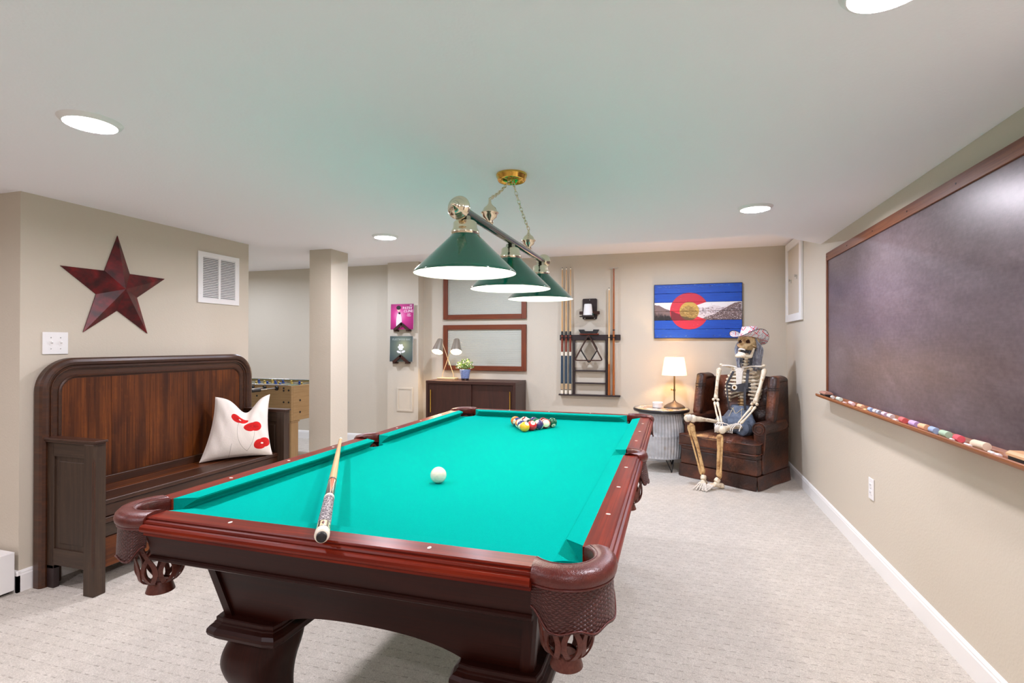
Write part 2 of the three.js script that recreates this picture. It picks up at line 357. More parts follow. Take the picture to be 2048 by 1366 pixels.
    const ir = grid(nu, n, (u, v) => { const s = cs[Math.round(v * n) % n]; return P(s[0], lerp(-1, 1, u) * lim(s[0]), s[1]); });
    const caps = [];
    for (const e of [-1, 1]) { const pos = []; const ring = cs.map(s => P(s[0], e * lim(s[0]), s[1])), tri = THREE.ShapeUtils.triangulateShape(cs.map(s => new THREE.Vector2(...s)), []); for (const q of tri) for (const i of q) pos.push(ring[i].x, ring[i].y, ring[i].z); const c = new THREE.BufferGeometry(); c.setAttribute('position', new THREE.Float32BufferAttribute(pos, 3)); c.computeVertexNormals(); caps.push(c); }
    const iron = mesh('leather_top', [ir, ...caps], M.pocket, g);
    // stitched welts along the inner lip and the lower edge
    const welt = (r, y, w) => tube(Array.from({ length: 15 }, (_, i) => P(r, lerp(-1, 1, i / 14) * lim(r) * 0.985, y)), w, 40, 6);
    mesh('welt', [welt(rin + 0.009, 0.8265, 0.0016), welt(rout - 0.006, 0.788, 0.003)], M.pocket, g);
    // hanging leather skirt with a scalloped hem
    const sr = rout - 0.008, w = lim(sr), hem = u => { const s = Math.abs(u * 2 - 1); return 0.7 + 0.04 * sstep(0.66, 1.0, s) - 0.006 * Math.cos(s * Math.PI * 3.4) * (1 - s); }, flare = v => (corner ? 0.006 : 0.02) * v * (1.1 - v * 0.4);
    const skirt = slab(40, 12, (u, v) => { const a = lerp(-w, w, u), yb = hem(u), y = lerp(0.789, yb, v); return P(sr + flare(v), a, y); }, (u, v) => { const a = lerp(-w, w, u); return v3(-Math.cos(dir + a) * 0.004, 0, -Math.sin(dir + a) * 0.004); }, (u, v) => [lerp(-w, w, u) * sr, v * 0.1]);
    const sk = mesh('skirt', [keep(skirt)], M.basket, g);
    mesh('hem', [tube(Array.from({ length: 41 }, (_, i) => { const u = i / 40; return P(sr + flare(0.95) + 0.001, lerp(-w, w, u) * 0.985, hem(u) + 0.005); }), 0.0018, 80, 6)], M.pocket, g);
    // net of crossing leather straps, gathered into a fringe
    const R = y => y > 0.70 ? 0.06 : y > 0.66 ? lerp(0.06, 0.058, (0.70 - y) / 0.04) : lerp(0.024, 0.058, Math.sqrt(Math.max(0, 1 - Math.pow((0.66 - y) / 0.05, 2))));
    const straps = [], N = 8, sec = [[-0.0062, -0.002], [0.0062, -0.002], [0.0062, 0.002], [-0.0062, 0.002]];
    const ncx = cx + Math.cos(dir) * 0.006, ncz = cz + Math.sin(dir) * 0.006;
    for (let k = 0; k < N; k++) for (const s of [1, -1]) {
      const fr = [];
      for (let i = 0; i <= 22; i++) {
        const y = lerp(0.775, 0.611, Math.pow(i / 22, 0.8)), a = (k + 0.5) / N * Math.PI * 2 + s * (0.30 * Math.sin((0.775 - y) / 0.164 * Math.PI * 2.0)), r = R(y) + s * 0.0014;
        const rad = v3(Math.cos(a), 0, Math.sin(a));
        fr.push({ p: v3(ncx + r * rad.x, y, ncz + r * rad.z), x: v3(-rad.z, 0, rad.x), y: rad });
      }
      straps.push(sweep(sec, fr, true, false));
    }
    mesh('net', straps, M.net, g);
    mesh('fringe', [lathe([[0.022, 0.616], [0.027, 0.615], [0.028, 0.61], [0.031, 0.6], [0.036, 0.584], [0.034, 0.584], [0.028, 0.6], [0.022, 0.61]], 28).translate(ncx, 0, ncz)], M.net, g);
  }
  for (const [sx, sz] of [[1, 1], [-1, 1], [-1, -1], [1, -1]]) pocket(sx * CX, sz * CZ, Math.atan2(sz, sx), true);
  pocket(0.61, 0, 0, false); pocket(-0.61, 0, Math.PI, false);

  // cabinet: four slanted panels with an arched lower edge, corner posts between them
  const yt = 0.735, yb = 0.475;
  for (const [ax, ha, hb, oa, ob] of [[0, 0.50, 0.465, 1.09, 1.015], [1, 1.00, 0.965, 0.50, 0.465]]) for (const e of [1, -1]) {
    const fn = (u, v) => {
      const s = lerp(-1, 1, u), rise = 0.045 * Math.pow(Math.max(0, 1 - Math.pow(Math.abs(s) / (ax ? 0.82 : 0.6), 2.5)), 0.8);
      const y = lerp(yt, yb + rise, v), k = (yt - y) / (yt - yb), h = lerp(ha, hb, k) * s, o2 = e * lerp(oa, ob, k);
      return ax ? v3(o2, y, h) : v3(h, y, o2);
    };
    mesh('cabinet_panel', [slab(36, 6, fn, () => ax ? v3(-e * 0.02, 0, 0) : v3(0, 0, -e * 0.02))], M.apron, t, ax ? 'z' : 'x');
  }
  for (const e of [1, -1]) for (const f of [1, -1]) {
    mesh('corner_post', [sweep([[-0.03, -0.03], [0.004, -0.03], [0.004, -0.004], [-0.004, 0.004], [-0.03, 0.004]].map(p => [p[0], p[1]]), [{ p: v3(e * 0.505, yt, f * 1.095), x: v3(e, 0, 0), y: v3(0, 0, f) }, { p: v3(e * 0.47, yb, f * 1.02), x: v3(e, 0, 0), y: v3(0, 0, f) }], true, false)], M.apron, t, 'y');
    // cabriole leg under a moulded cap
    const lx = e * 0.385, lz = f * 0.935;
    const leg = part('leg', t);
    const cap = [[0.001, 0.476], [0.104, 0.4755], [0.107, 0.473], [0.107, 0.464], [0.111, 0.461], [0.111, 0.457], [0.12, 0.451], [0.126, 0.443], [0.127, 0.434], [0.124, 0.425], [0.116, 0.418], [0.1, 0.412]];
    const sq = (r, y, ox = 0, oz = 0, p = 5) => Array.from({ length: 32 }, (_, i) => { const a = i / 32 * Math.PI * 2, c = Math.cos(a), s = Math.sin(a), k = Math.pow(Math.pow(Math.abs(c), p) + Math.pow(Math.abs(s), p), -1 / p); return v3(lx + ox + r * k * c, y, lz + oz + r * k * s); });
    const loft = (rings, smooth) => { const g = grid(32, rings.length - 1, (u, v) => rings[Math.round(v * (rings.length - 1))][Math.round(u * 32) % 32].clone()); const q = smooth ? g : g.toNonIndexed(); if (!smooth) q.computeVertexNormals(); return q; };
    mesh('cap_moulding', [loft(cap.map(c => sq(c[0], c[1], 0, 0, 12)), false)], M.apron, leg);
    const prof2 = [[0.41, 0.088, 0], [0.39, 0.094, 0.004], [0.36, 0.098, 0.012], [0.32, 0.094, 0.018], [0.27, 0.08, 0.014], [0.22, 0.063, 0.002], [0.17, 0.05, -0.012], [0.12, 0.042, -0.02], [0.09, 0.042, -0.02], [0.07, 0.05, -0.012], [0.045, 0.062, 0.002], [0.02, 0.06, 0.004], [0.0, 0.045, 0.002]];
    const pc = new THREE.CatmullRomCurve3(prof2.map(q => v3(...q))), rings = []; for (let i = 0; i <= 48; i++) { const q = pc.getPoint(i / 48); rings.push(sq(q.y, q.x, e * q.z, f * q.z, 3.2)); }
    mesh('cabriole', [loft(rings, true)], M.apron, leg, 'y');
  }
}

// balls: numbers and stripes are print on the resin
function ballMat(n, color, stripe) {
  const c = '#' + color.toString(16).padStart(6, '0');
  const m = phys({ roughness: 0.12, clearcoat: 0.6, clearcoatRoughness: 0.05 });
  m.map = canvasTex(256, 128, (g, w, h) => {
    g.fillStyle = stripe ? '#f6eccb' : c; g.fillRect(0, 0, w, h);
    if (stripe) { g.fillStyle = c; g.fillRect(0, h * 0.27, w, h * 0.46); }
    for (const x of [0.25, 0.75]) {
      g.fillStyle = '#f6eccb'; g.beginPath(); g.arc(w * x, h / 2, h * 0.155, 0, 7); g.fill();
      g.fillStyle = '#1a1512'; g.font = 'bold 22px sans-serif'; g.textAlign = 'center'; g.textBaseline = 'middle'; g.fillText(String(n), w * x, h / 2 + 1);
    }
  });
  return m;
}
const BR = 0.0286;
function ball(label, mat, x, d, rx, ry, rz, grp) {
  const o = new THREE.Mesh(new THREE.SphereGeometry(BR, 40, 28), mat);
  o.name = numbered('billiard_ball'); o.position.set(x, BED + BR, -d); o.rotation.set(rx, ry, rz); o.castShadow = o.receiveShadow = true;
  scene.add(o); return tag(o, label, 'ball', grp);
}
ball('off-white cue ball alone on the open cloth', phys({ map: speck(0xece3cf, 16, 12, 41, 0.5), roughness: 0.15, clearcoat: 0.5, clearcoatRoughness: 0.08 }), -0.801, 1.714, 0, 0, 0);
{
  const col = { 1: 0xf2b31a, 2: 0x1d2f6f, 3: 0xd3202a, 4: 0x3c2a62, 5: 0xe2702a, 6: 0x0d5a3c, 7: 0x7a1c20, 8: 0x15110f };
  const nm = { 1: 'yellow', 2: 'dark blue', 3: 'red', 4: 'purple', 5: 'orange', 6: 'green', 7: 'maroon', 8: 'black' };
  // rows of the triangle, apex towards the camera
  const rows = [[1], [10, 3], [13, 8, 12], [2, 9, 14, 11], [5, 15, 4, 7, 6]];
  const where = ['at the apex of the racked triangle', 'in the second row of the rack', 'in the middle row of the rack', 'in the fourth row of the rack', 'in the back row of the rack'];
  let k = 0;
  rows.forEach((row, r) => row.forEach((n, i) => {
    const s = n > 8, c = s ? n - 8 : n; k++;
    const x = -0.803 + (i - r / 2) * 0.0574, d = 2.858 + r * 0.0498;
    ball(`${nm[c]} ${s ? 'striped' : 'solid'} billiard ball ${where[r]}`, ballMat(n, col[c], s), x, d, 0.3 + k * 1.7, k * 2.1 + 0.4, k * 0.9, 'racked billiard balls');
  }));
}

// cue lying across the near rail: butt towards the camera
M.maple = phys({ map: woodTex(0xc99a63, 0xe6c493, { s: 51, rx: 0.5, ry: 0.1, pores: 0.1, bands: 3, w: 256, h: 128 }), roughness: 0.3, clearcoat: 0.4 });
M.ivory = std({ color: 0xf1e8d4, roughness: 0.3 });
{
  const a = V(-0.757, 0.8425, 1.005), b = V(-1.49, 0.832, 2.115);   // butt end, tip end (the shaft crosses the far side rail)
  const t = thing('pool_cue', 'wrapped two-tone pool cue lying across the table rails', 'pool cue', [a.x, a.y, a.z]);
  const dir = b.clone().sub(a).normalize(); t.quaternion.setFromUnitVectors(v3(0, 1, 0), dir);
  const L = b.distanceTo(a), R = s => lerp(0.0162, 0.0066, s / L);
  const seg = (n, s0, s1, m, k = 1) => mesh(n, [cy(R(s0) * k, R(s1) * k, s1 - s0, 0, (s0 + s1) / 2, 0, 28)], m, t, 'y');
  mesh('bumper', [lathe([[0, -0.012], [0.0095, -0.0115], [0.0115, -0.008], [0.0118, 0.0]], 28)], M.black, t);
  mesh('butt_cap', [lathe([[0.0118, -0.0005], [0.0155, 0.001], [0.0168, 0.006], [0.0166, 0.026]], 28)], M.ivory, t);
  const bf = canvasTex(256, 64, (g, w, h) => { g.fillStyle = '#2a1c18'; g.fillRect(0, 0, w, h); for (let i = 0; i < 5; i++) { const x = i * w / 5 + 6; g.fillStyle = '#e8d6ae'; g.fillRect(x, 6, 39, h - 12); g.fillStyle = '#2a1c18'; g.beginPath(); g.moveTo(x + 19, 14); g.lineTo(x + 29, 32); g.lineTo(x + 19, 50); g.lineTo(x + 9, 32); g.fill(); g.fillStyle = '#b0402a'; g.fillRect(x + 15, 28, 9, 8); } });
  mesh('inlaid_sleeve', [keep(cy(R(0.026), R(0.075), 0.049, 0, 0.0505, 0, 28))], phys({ map: bf, roughness: 0.25, clearcoat: 0.5 }), t);
  const wrap = tex(256, 512, (u, v) => { const n = vn(u * 64, v * 150, 64, 150, 3); return n > 0.62 ? [214, 206, 206] : n > 0.4 ? [96, 84, 92] : [38, 32, 42]; }, 1, 1);
  mesh('wrap', [keep(cy(R(0.075), R(0.30), 0.225, 0, 0.1875, 0, 28))], std({ map: wrap, roughness: 0.7 }), t);
  seg('collar', 0.30, 0.318, M.ivory, 1.02);
  const fore = canvasTex(256, 128, (g, w, h) => { g.fillStyle = '#3a2a28'; g.fillRect(0, 0, w, h); for (let i = 0; i < 4; i++) { const x = i * w / 4 + 32; g.fillStyle = '#f0e2c4'; g.beginPath(); g.moveTo(x - 30, 0); g.lineTo(x + 30, 0); g.lineTo(x, h); g.fill(); g.fillStyle = '#c4622a'; g.beginPath(); g.moveTo(x - 26, 0); g.lineTo(x + 26, 0); g.lineTo(x, h * 0.92); g.fill(); } });
  mesh('forearm', [keep(cy(R(0.318), R(0.50), 0.182, 0, 0.409, 0, 28))], phys({ map: fore, roughness: 0.25, clearcoat: 0.5 }), t);
  seg('joint', 0.50, 0.516, M.dark, 1.03);
  seg('shaft', 0.516, L - 0.03, M.maple);
  seg('ferrule', L - 0.03, L - 0.008, M.ivory);
  mesh('tip', [lathe([[0.0066, 0], [0.0066, 0.006], [0.004, 0.009], [0, 0.01]], 16).translate(0, L - 0.008, 0)], std({ color: 0x8fb3c8, roughness: 0.8 }), t);
}

// billiard lamp: three green glass shades on a bar, hung by two chains
{
  const LX = -0.715, LD = 2.315, BY = 1.752;
  const t = thing('billiard_lamp', 'three-shade green glass billiard lamp hanging from brass chains', 'pendant lamp', [LX, 0, -LD]);
  M.greenGlass = phys({ color: 0x01503c, roughness: 0.16, clearcoat: 1, clearcoatRoughness: 0.04, specularIntensity: 0.6 });
  M.opal = std({ color: 0xf7f3ea, roughness: 0.5 });
  M.bulb = std({ color: 0xffffff, emissive: 0xfff0da, emissiveIntensity: 12 });
  M.barGreen = phys({ color: 0x0f2b26, roughness: 0.18, clearcoat: 0.8, clearcoatRoughness: 0.05 });
  const half = 0.63;
  mesh('bar', [new THREE.CylinderGeometry(0.0165, 0.0165, 2 * half, 28).rotateX(Math.PI / 2).translate(0, BY, 0)], M.barGreen, t);
  for (const e of [1, -1]) {
    const k = lathe([[0, 0.052], [0.006, 0.05], [0.009, 0.045], [0.005, 0.04], [0.012, 0.034], [0.016, 0.028], [0.012, 0.024], [0.024, 0.018], [0.03, 0.012], [0.027, 0.008], [0.038, 0.002], [0.042, -0.006], [0.038, -0.014], [0.026, -0.018], [0.02, -0.03], [0.0, -0.03]], 32).rotateX(e * Math.PI / 2).translate(0, BY, e * half);
    mesh('end_knob', [k], M.brass, t);
  }
  for (const off of [0.565, 0.015, -0.555]) {
    const s = part('lamp_head', t); s.position.set(0, 0, off);
    mesh('brass_cap', [lathe([[0.0, 1.735], [0.02, 1.735], [0.022, 1.722], [0.036, 1.718], [0.042, 1.712], [0.043, 1.694], [0.046, 1.688], [0.05, 1.682], [0.051, 1.676], [0.05, 1.668], [0.047, 1.664], [0.043, 1.664], [0.042, 1.69], [0.0, 1.7]], 36)], M.brass, s);
    // cone: green outside, white inside
    mesh('shade', [lathe([[0.05, 1.668], [0.054, 1.662], [0.178, 1.54], [0.184, 1.5335], [0.1845, 1.531], [0.1835, 1.529]], 64)], M.greenGlass, s);
    mesh('shade_lining', [lathe([[0.1835, 1.529], [0.181, 1.5305], [0.176, 1.537], [0.052, 1.6585], [0.046, 1.664]], 64)], M.opal, s);
    mesh('bulb', [sp(0.03, 0, 1.612, 0), cy(0.018, 0.018, 0.04, 0, 1.65, 0)], M.bulb, s);
    const l = new THREE.PointLight(POOL_COLOR, POOL); l.position.set(0, 1.612, 0); l.shadow.radius = 1.5; l.castShadow = true; s.add(l);
  }
  mesh('canopy', [lathe([[0.0, CL - 0.016], [0.012, CL - 0.016], [0.05, CL - 0.012], [0.058, CL - 0.03], [0.062, CL - 0.032], [0.066, CL - 0.026], [0.067, CL - 0.016], [0.071, CL - 0.012], [0.072, CL - 0.004], [0.07, CL]], 48)], M.gold, t);
  for (const e of [1, -1]) {
    const fz = e * 0.30, top = v3(0, CL - 0.03, e * 0.022), bot = v3(0, BY + 0.118, fz);
    mesh('finial', [lathe([[0, -0.012], [0.012, -0.01], [0.016, 0.0], [0.012, 0.006], [0.028, 0.02], [0.031, 0.032], [0.036, 0.036], [0.036, 0.04], [0.031, 0.044], [0.024, 0.058], [0.012, 0.068], [0.006, 0.078], [0.005, 0.092], [0, 0.094]], 32).translate(0, BY + 0.022, fz)], M.brass, t);
    mesh('hook', [new THREE.TorusGeometry(0.008, 0.002, 8, 16).translate(0, CL - 0.028, e * 0.022)], M.gold, t);
    const d = bot.clone().sub(top), L = d.length(), n = Math.round(L / 0.0245), dir = d.clone().normalize();
    for (let i = 0; i < n; i++) {
      const g = new THREE.TorusGeometry(0.0095, 0.0021, 7, 16).scale(0.72, 1.7, 1).rotateY(i % 2 ? Math.PI / 2 : 0);
      g.applyQuaternion(new THREE.Quaternion().setFromUnitVectors(v3(0, 1, 0), dir));
      const f = (i + 0.5) / n, sag = -0.012 * Math.sin(f * Math.PI);
      mesh('chain_link', [g.translate(lerp(top.x, bot.x, f), lerp(top.y, bot.y, f) + sag, lerp(top.z, bot.z, f))], M.brass, t);
    }
  }
}
// =====================================================================================================
// star wall
const onLeft = (name, label, cat, d, y, out = 0) => thing(name, label, cat, [XL + out, y, -d], Math.PI / 2);   // local x runs deeper into the room, z off the wall
{
  const t = onLeft('wall_star', 'dark red five-pointed metal barn star on the beige wall', 'wall decoration', 2.325, 1.603);
  const mt = std({ map: tex(256, 256, (u, v) => { const n = fbm(u, v, 7, 7, 4, 61), k = fbm(u, v, 30, 30, 2, 62); return mix3([50, 8, 10], [126, 16, 22], Math.min(1, Math.max(0, n * 1.5 - 0.25 + (k - 0.5) * 0.4))); }, 0.4, 0.4), roughness: 0.42, metalness: 0.15 });
  const R = 0.325, r = 0.128, h = 0.075;
  for (let i = 0; i < 5; i++) {   // each arm is a folded pair of facets with a thin rolled edge
    const a = Math.PI / 2 + i * Math.PI * 2 / 5, P = (rad, ang, zz) => v3(rad * Math.cos(ang), rad * Math.sin(ang), zz);
    const tip = P(R, a, 0.006), l = P(r, a + Math.PI / 5, 0.006), q = P(r, a - Math.PI / 5, 0.006), c = v3(0, 0, h);
    const pos = []; const tri = (A, B, C) => pos.push(A.x, A.y, A.z, B.x, B.y, B.z, C.x, C.y, C.z);
    const z0 = p => v3(p.x, p.y, 0.001);
    tri(c, tip, l); tri(c, q, tip);
    for (const [A, B] of [[tip, l], [q, tip]]) { tri(A, z0(A), z0(B)); tri(A, z0(B), B); }
    const g = new THREE.BufferGeometry(); g.setAttribute('position', new THREE.Float32BufferAttribute(pos, 3)); g.computeVertexNormals();
    mesh('arm', [g], mt, t);
  }
}
{
  const t = onLeft('return_air_vent', 'white louvred return air grille beside the red star', 'vent', 3.068, 1.752);
  const W = 0.181, o = extr([[-W, -W], [W, -W], [W, W], [-W, W]], 0.007, 0.002, [[[-0.145, -0.15], [-0.145, 0.15], [-0.008, 0.15], [-0.008, -0.15]], [[0.008, -0.15], [0.008, 0.15], [0.145, 0.15], [0.145, -0.15]]]).translate(0, 0, 0.002);
  mesh('frame', [o], M.white, t);
  mesh('back_panel', [bx(0.3, 0.31, 0.002, 0, 0, 0.0015, 0)], M.black, t);
  const sl = bx(0.138, 0.0022, 0.013, 0, 0, 0, 0).rotateX(0.75);
  for (const s of [-1, 1]) for (let i = 0; i < 24; i++) mesh('slat', [sl.clone().translate(s * 0.0765, -0.144 + i * 0.0125, 0.006)], M.white, t);
  for (const sx of [-1, 1]) for (const sy of [-0.12, 0.12]) mesh('screw', [cy(0.004, 0.003, 0.003, 0, 0, 0, 12).rotateX(Math.PI / 2).translate(sx * 0.163, sy, 0.011)], M.white, t);
}
{
  const t = onLeft('light_switch', 'white double toggle light switch plate above the bench', 'light switch', 1.995, 1.2775);
  mesh('plate', [bx(0.124, 0.12, 0.006, 0, 0, 0.004, 0.0025)], M.white, t);
  for (const s of [-0.023, 0.023]) {
    mesh('toggle', [bx(0.011, 0.024, 0.003, s, 0, 0.008, 0.001), bx(0.008, 0.01, 0.016, 0, 0, 0, 0.002).rotateX(-0.5).translate(s, 0.004, 0.013)], M.white, t);
    for (const y of [-0.03, 0.03]) mesh('screw', [cy(0.0028, 0.0028, 0.002, 0, 0, 0, 10).rotateX(Math.PI / 2).translate(s, y, 0.0075)], M.chrome, t);
  }
}
// bench with tall panelled back
{
  const t = onLeft('hall_bench', 'dark oak hall bench with tall rounded panelled back', 'bench', 2.6, 0);
  const H = 1.197, W = 0.717, R = 0.17;
  const outline = (w, y0, y1, r) => { const s = new THREE.Shape(); s.moveTo(-w, y0); s.lineTo(w, y0); s.lineTo(w, y1 - r); s.absarc(w - r, y1 - r, r, 0, Math.PI / 2, false); s.lineTo(-w + r, y1); s.absarc(-w + r, y1 - r, r, Math.PI / 2, Math.PI, false); s.lineTo(-w, y0); return s; };
  const bs = outline(W - 0.008, 0.10, H - 0.008, R - 0.008);
  mesh('back_board', [extr(bs, 0.022).translate(0, 0, 0.022)], M.bench, t, 'y');
  const arch = (w, y1, r) => { const p = []; p.push(v3(-w, 0.0, 0)); p.push(v3(-w, (y1 - r) * 0.5, 0)); for (let i = 0; i <= 14; i++) { const a = Math.PI - i / 14 * Math.PI / 2; p.push(v3(-w + r + r * Math.cos(a), y1 - r + r * Math.sin(a), 0)); } for (let i = 0; i <= 14; i++) { const a = Math.PI / 2 - i / 14 * Math.PI / 2; p.push(v3(w - r + r * Math.cos(a), y1 - r + r * Math.sin(a), 0)); } p.push(v3(w, (y1 - r) * 0.5, 0)); p.push(v3(w, 0.0, 0)); return p; };
  const mould = (sec, w, y1, r) => { const pts = arch(w, y1, r), fr = pts.map((p, i) => { const a = pts[Math.max(0, i - 1)], b = pts[Math.min(pts.length - 1, i + 1)], d = b.clone().sub(a).normalize(); return { p, x: v3(-d.y, d.x, 0), y: v3(0, 0, 1) }; }); return sweep(sec, fr, true, false); };
  // outer rim with stepped moulding, x points outwards
  mesh('back_rim', [mould([[-0.062, 0.02], [0, 0.02], [0.004, 0.03], [0.004, 0.066], [-0.004, 0.078], [-0.018, 0.083], [-0.032, 0.08], [-0.04, 0.07], [-0.044, 0.07], [-0.046, 0.075], [-0.052, 0.075], [-0.055, 0.066], [-0.062, 0.062]], W - 0.004, H - 0.004, R - 0.004)], M.bench, t, 'x');
  mesh('back_bead', [mould([[-0.012, 0.04], [0.012, 0.04], [0.012, 0.062], [0.006, 0.068], [0, 0.064], [-0.006, 0.054], [-0.012, 0.052]], W - 0.105, H - 0.105, R - 0.09)], M.bench, t, 'x');
  // frame band between rim and bead, then five wide planks
  const band = outline(W - 0.06, 0.40, H - 0.06, R - 0.06); band.holes.push(new THREE.Path(outline(W - 0.112, 0.41, H - 0.112, 0.07).getPoints(12)));
  mesh('back_frame', [extr(band, 0.014).translate(0, 0, 0.044)], M.bench, t, 'x');
  const px = [-0.61, -0.34, -0.105, 0.13, 0.36, 0.61];
  for (let i = 0; i < 5; i++) mesh('plank', [bx(px[i + 1] - px[i] - 0.0012, 0.69, 0.012, (px[i] + px[i + 1]) / 2, 0.752, 0.05, 0.0008)], M.benchPanel, t, 'y');
  // seat of two boards and a moulded seat box
  mesh('seat_board', [bx(1.32, 0.026, 0.16, 0, 0.447, 0.14, 0.004)], M.benchPanel, t);
  mesh('seat_board', [bx(1.32, 0.026, 0.165, 0, 0.447, 0.305, 0.006)], M.bench, t);
  mesh('back_ledge', [bx(1.32, 0.05, 0.02, 0, 0.484, 0.07, 0.004)], M.bench, t);
  const fz = 0.36;
  for (const [y0, y1, zz, m] of [[0.37, 0.432, fz + 0.008, M.bench], [0.335, 0.366, fz + 0.014, M.bench], [0.262, 0.332, fz, M.benchGrey], [0.1, 0.258, fz - 0.004, M.benchPanel]]) mesh('front_board', [bx(1.3, y1 - y0, 0.022, 0, (y0 + y1) / 2, zz, 0.004)], m, t);
  mesh('bottom_board', [bx(1.3, 0.016, 0.28, 0, 0.115, 0.215, 0.002)], M.bench, t);
  // arms: framed panels with a chamfered front post
  for (const e of [-1, 1]) {
    const a = part('arm', t), X = e * 0.672;
    mesh('arm_cap', [bx(0.066, 0.012, 0.39, X, 0.779, 0.258, 0.004), bx(0.056, 0.012, 0.37, X, 0.768, 0.258, 0.003)], M.bench, a, 'z');
    const post = extr([[-0.026, -0.03], [0.026, -0.03], [0.026, 0.03], [-0.026, 0.03]], 0.758, 0.004).rotateX(-Math.PI / 2).translate(X, 0.004, 0.405);
    mesh('front_post', [post], M.benchGrey, a, 'y');
    mesh('chamfer_strip', [extr([[-0.006, 0], [0.006, 0], [0.006, 0.52], [0, 0.56], [-0.006, 0.52]], 0.006, 0.001).rotateY(Math.PI / 4 * e).translate(X + e * 0.024, 0.15, 0.433)], M.bench, a, 'y');
    mesh('rear_stile', [bx(0.03, 0.66, 0.05, X, 0.43, 0.105, 0.003)], M.benchGrey, a, 'y');
    mesh('rear_leg', [bx(0.03, 0.12, 0.05, X, 0.06, 0.105, 0.003)], M.dark, a, 'y');
    mesh('top_rail', [bx(0.03, 0.075, 0.26, X, 0.725, 0.252, 0.003)], M.benchGrey, a, 'z');
    mesh('bottom_rail', [bx(0.03, 0.085, 0.26, X, 0.165, 0.252, 0.003)], M.benchGrey, a, 'z');
    mesh('arm_panel', [bx(0.012, 0.5, 0.26, X, 0.45, 0.252, 0.002), bx(0.02, 0.43, 0.18, X, 0.45, 0.25, 0.006)], M.benchGrey, a, 'y');
  }
}
// pillow with three poppies
{
  const pc = canvasTex(512, 512, (g, w, h) => {
    g.fillStyle = '#ece3d8'; g.fillRect(0, 0, w, h);
    for (let i = 0; i < 9000; i++) { g.fillStyle = `rgba(${170 + rnd() * 80 | 0},${160 + rnd() * 80 | 0},${150 + rnd() * 80 | 0},0.16)`; g.fillRect(rnd() * w, rnd() * h, 1 + rnd() * 5, 1); }
    g.strokeStyle = '#6b6455'; g.lineWidth = 1.6;
    const line = (...p) => { g.beginPath(); g.moveTo(p[0], p[1]); g.bezierCurveTo(...p.slice(2)); g.stroke(); };
    line(222, 200, 200, 330, 250, 420, 318, 470); line(372, 290, 378, 380, 340, 440, 318, 470); line(192, 400, 186, 440, 196, 480, 192, 505);
    const poppy = (x, y, a, s, hole) => {
      g.save(); g.translate(x, y); g.rotate(a); g.scale(s * 1.12, s * 1.12); g.fillStyle = '#cf1512'; g.beginPath(); g.moveTo(-62, 6);
      g.bezierCurveTo(-66, -24, -34, -44, -4, -34); g.bezierCurveTo(18, -42, 58, -30, 64, -4); g.bezierCurveTo(66, 22, 38, 36, 10, 30); g.bezierCurveTo(-14, 44, -54, 30, -62, 6); g.fill();
      for (let i = 0; i < 60; i++) { g.strokeStyle = `rgba(120,0,0,${0.1 + rnd() * 0.15})`; const b = rnd() * 6.28, r = 18 + rnd() * 22; g.beginPath(); g.moveTo(Math.cos(b) * 8, Math.sin(b) * 5); g.lineTo(Math.cos(b) * r * 1.3, Math.sin(b) * r * 0.7); g.stroke(); }
      if (hole) { g.fillStyle = '#efe6d8'; g.beginPath(); g.ellipse(0, -2, 10, 6, 0.3, 0, 7); g.fill(); }
      g.restore();
    };
    poppy(226, 165, 0.15, 1.12, true); poppy(352, 268, 0.1, 1.16, false); poppy(438, 415, -0.3, 1.02, true);
  });
  const a = V(-3.075, 0.466, 2.785), b = V(-2.80, 0.466, 3.145), e1 = b.clone().sub(a); const Wd = e1.length(); e1.normalize();
  const n = v3(-e1.z, 0, e1.x).negate();                                    // towards the camera and the room
  if (n.x < 0) n.negate();
  const up = v3(0, 1, 0).addScaledVector(n, -0.22).normalize(), nn = e1.clone().cross(up).normalize(); if (nn.dot(n) < 0) nn.negate();
  const o = a.clone().addScaledVector(e1, Wd / 2);
  const t = thing('throw_pillow', 'cream throw pillow with three red poppies on the bench', 'pillow', [o.x, o.y, o.z]);
  const shape = side => grid(40, 40, (u, v) => {
    const s = u * 2 - 1, q = v * 2 - 1, pin = (1 - 0.10 * (1 - s * s) * q * q * 0.5), x = s * (1 - 0.10 * (1 - q * q)) * Wd / 2 * 1.02 + 0.105 * v * (1 - s) / 2;
    const chop = 0.105 * Math.exp(-Math.pow((s - 0.08) / 0.42, 2)) * sstep(0.35, 1, v);
    let y = v * 0.445 * pin - chop + 0.012 * (1 - s * s) * (1 - v);
    const edge = Math.pow(Math.max(0, (1 - Math.pow(Math.abs(s), 2.6)) * (1 - Math.pow(Math.abs(q), 2.6))), 0.55);
    let th = 0.078 * edge; th -= 0.03 * edge * Math.exp(-Math.pow((s - 0.08 - (1 - v) * 0.1) / 0.12, 2)) * sstep(0.45, 0.9, v);
    th += 0.004 * Math.sin(s * 14 + q * 9) * edge * (Math.abs(s) > 0.55 ? 1 : 0.25);
    return v3(0, 0, 0).addScaledVector(e1, x).addScaledVector(up, Math.max(0.0, y)).addScaledVector(nn, side * th);
  }, (u, v) => [u, v]);
  const f = shape(1), bk = shape(-1);
  mesh('cover', [keep(f)], std({ map: pc, roughness: 0.92, bumpMap: noiseBump(90, 71, 0.6, 2), bumpScale: 0.0006 }), t);
  mesh('back_cover', [bk], std({ color: 0xe6dccf, roughness: 0.95 }), t);
}
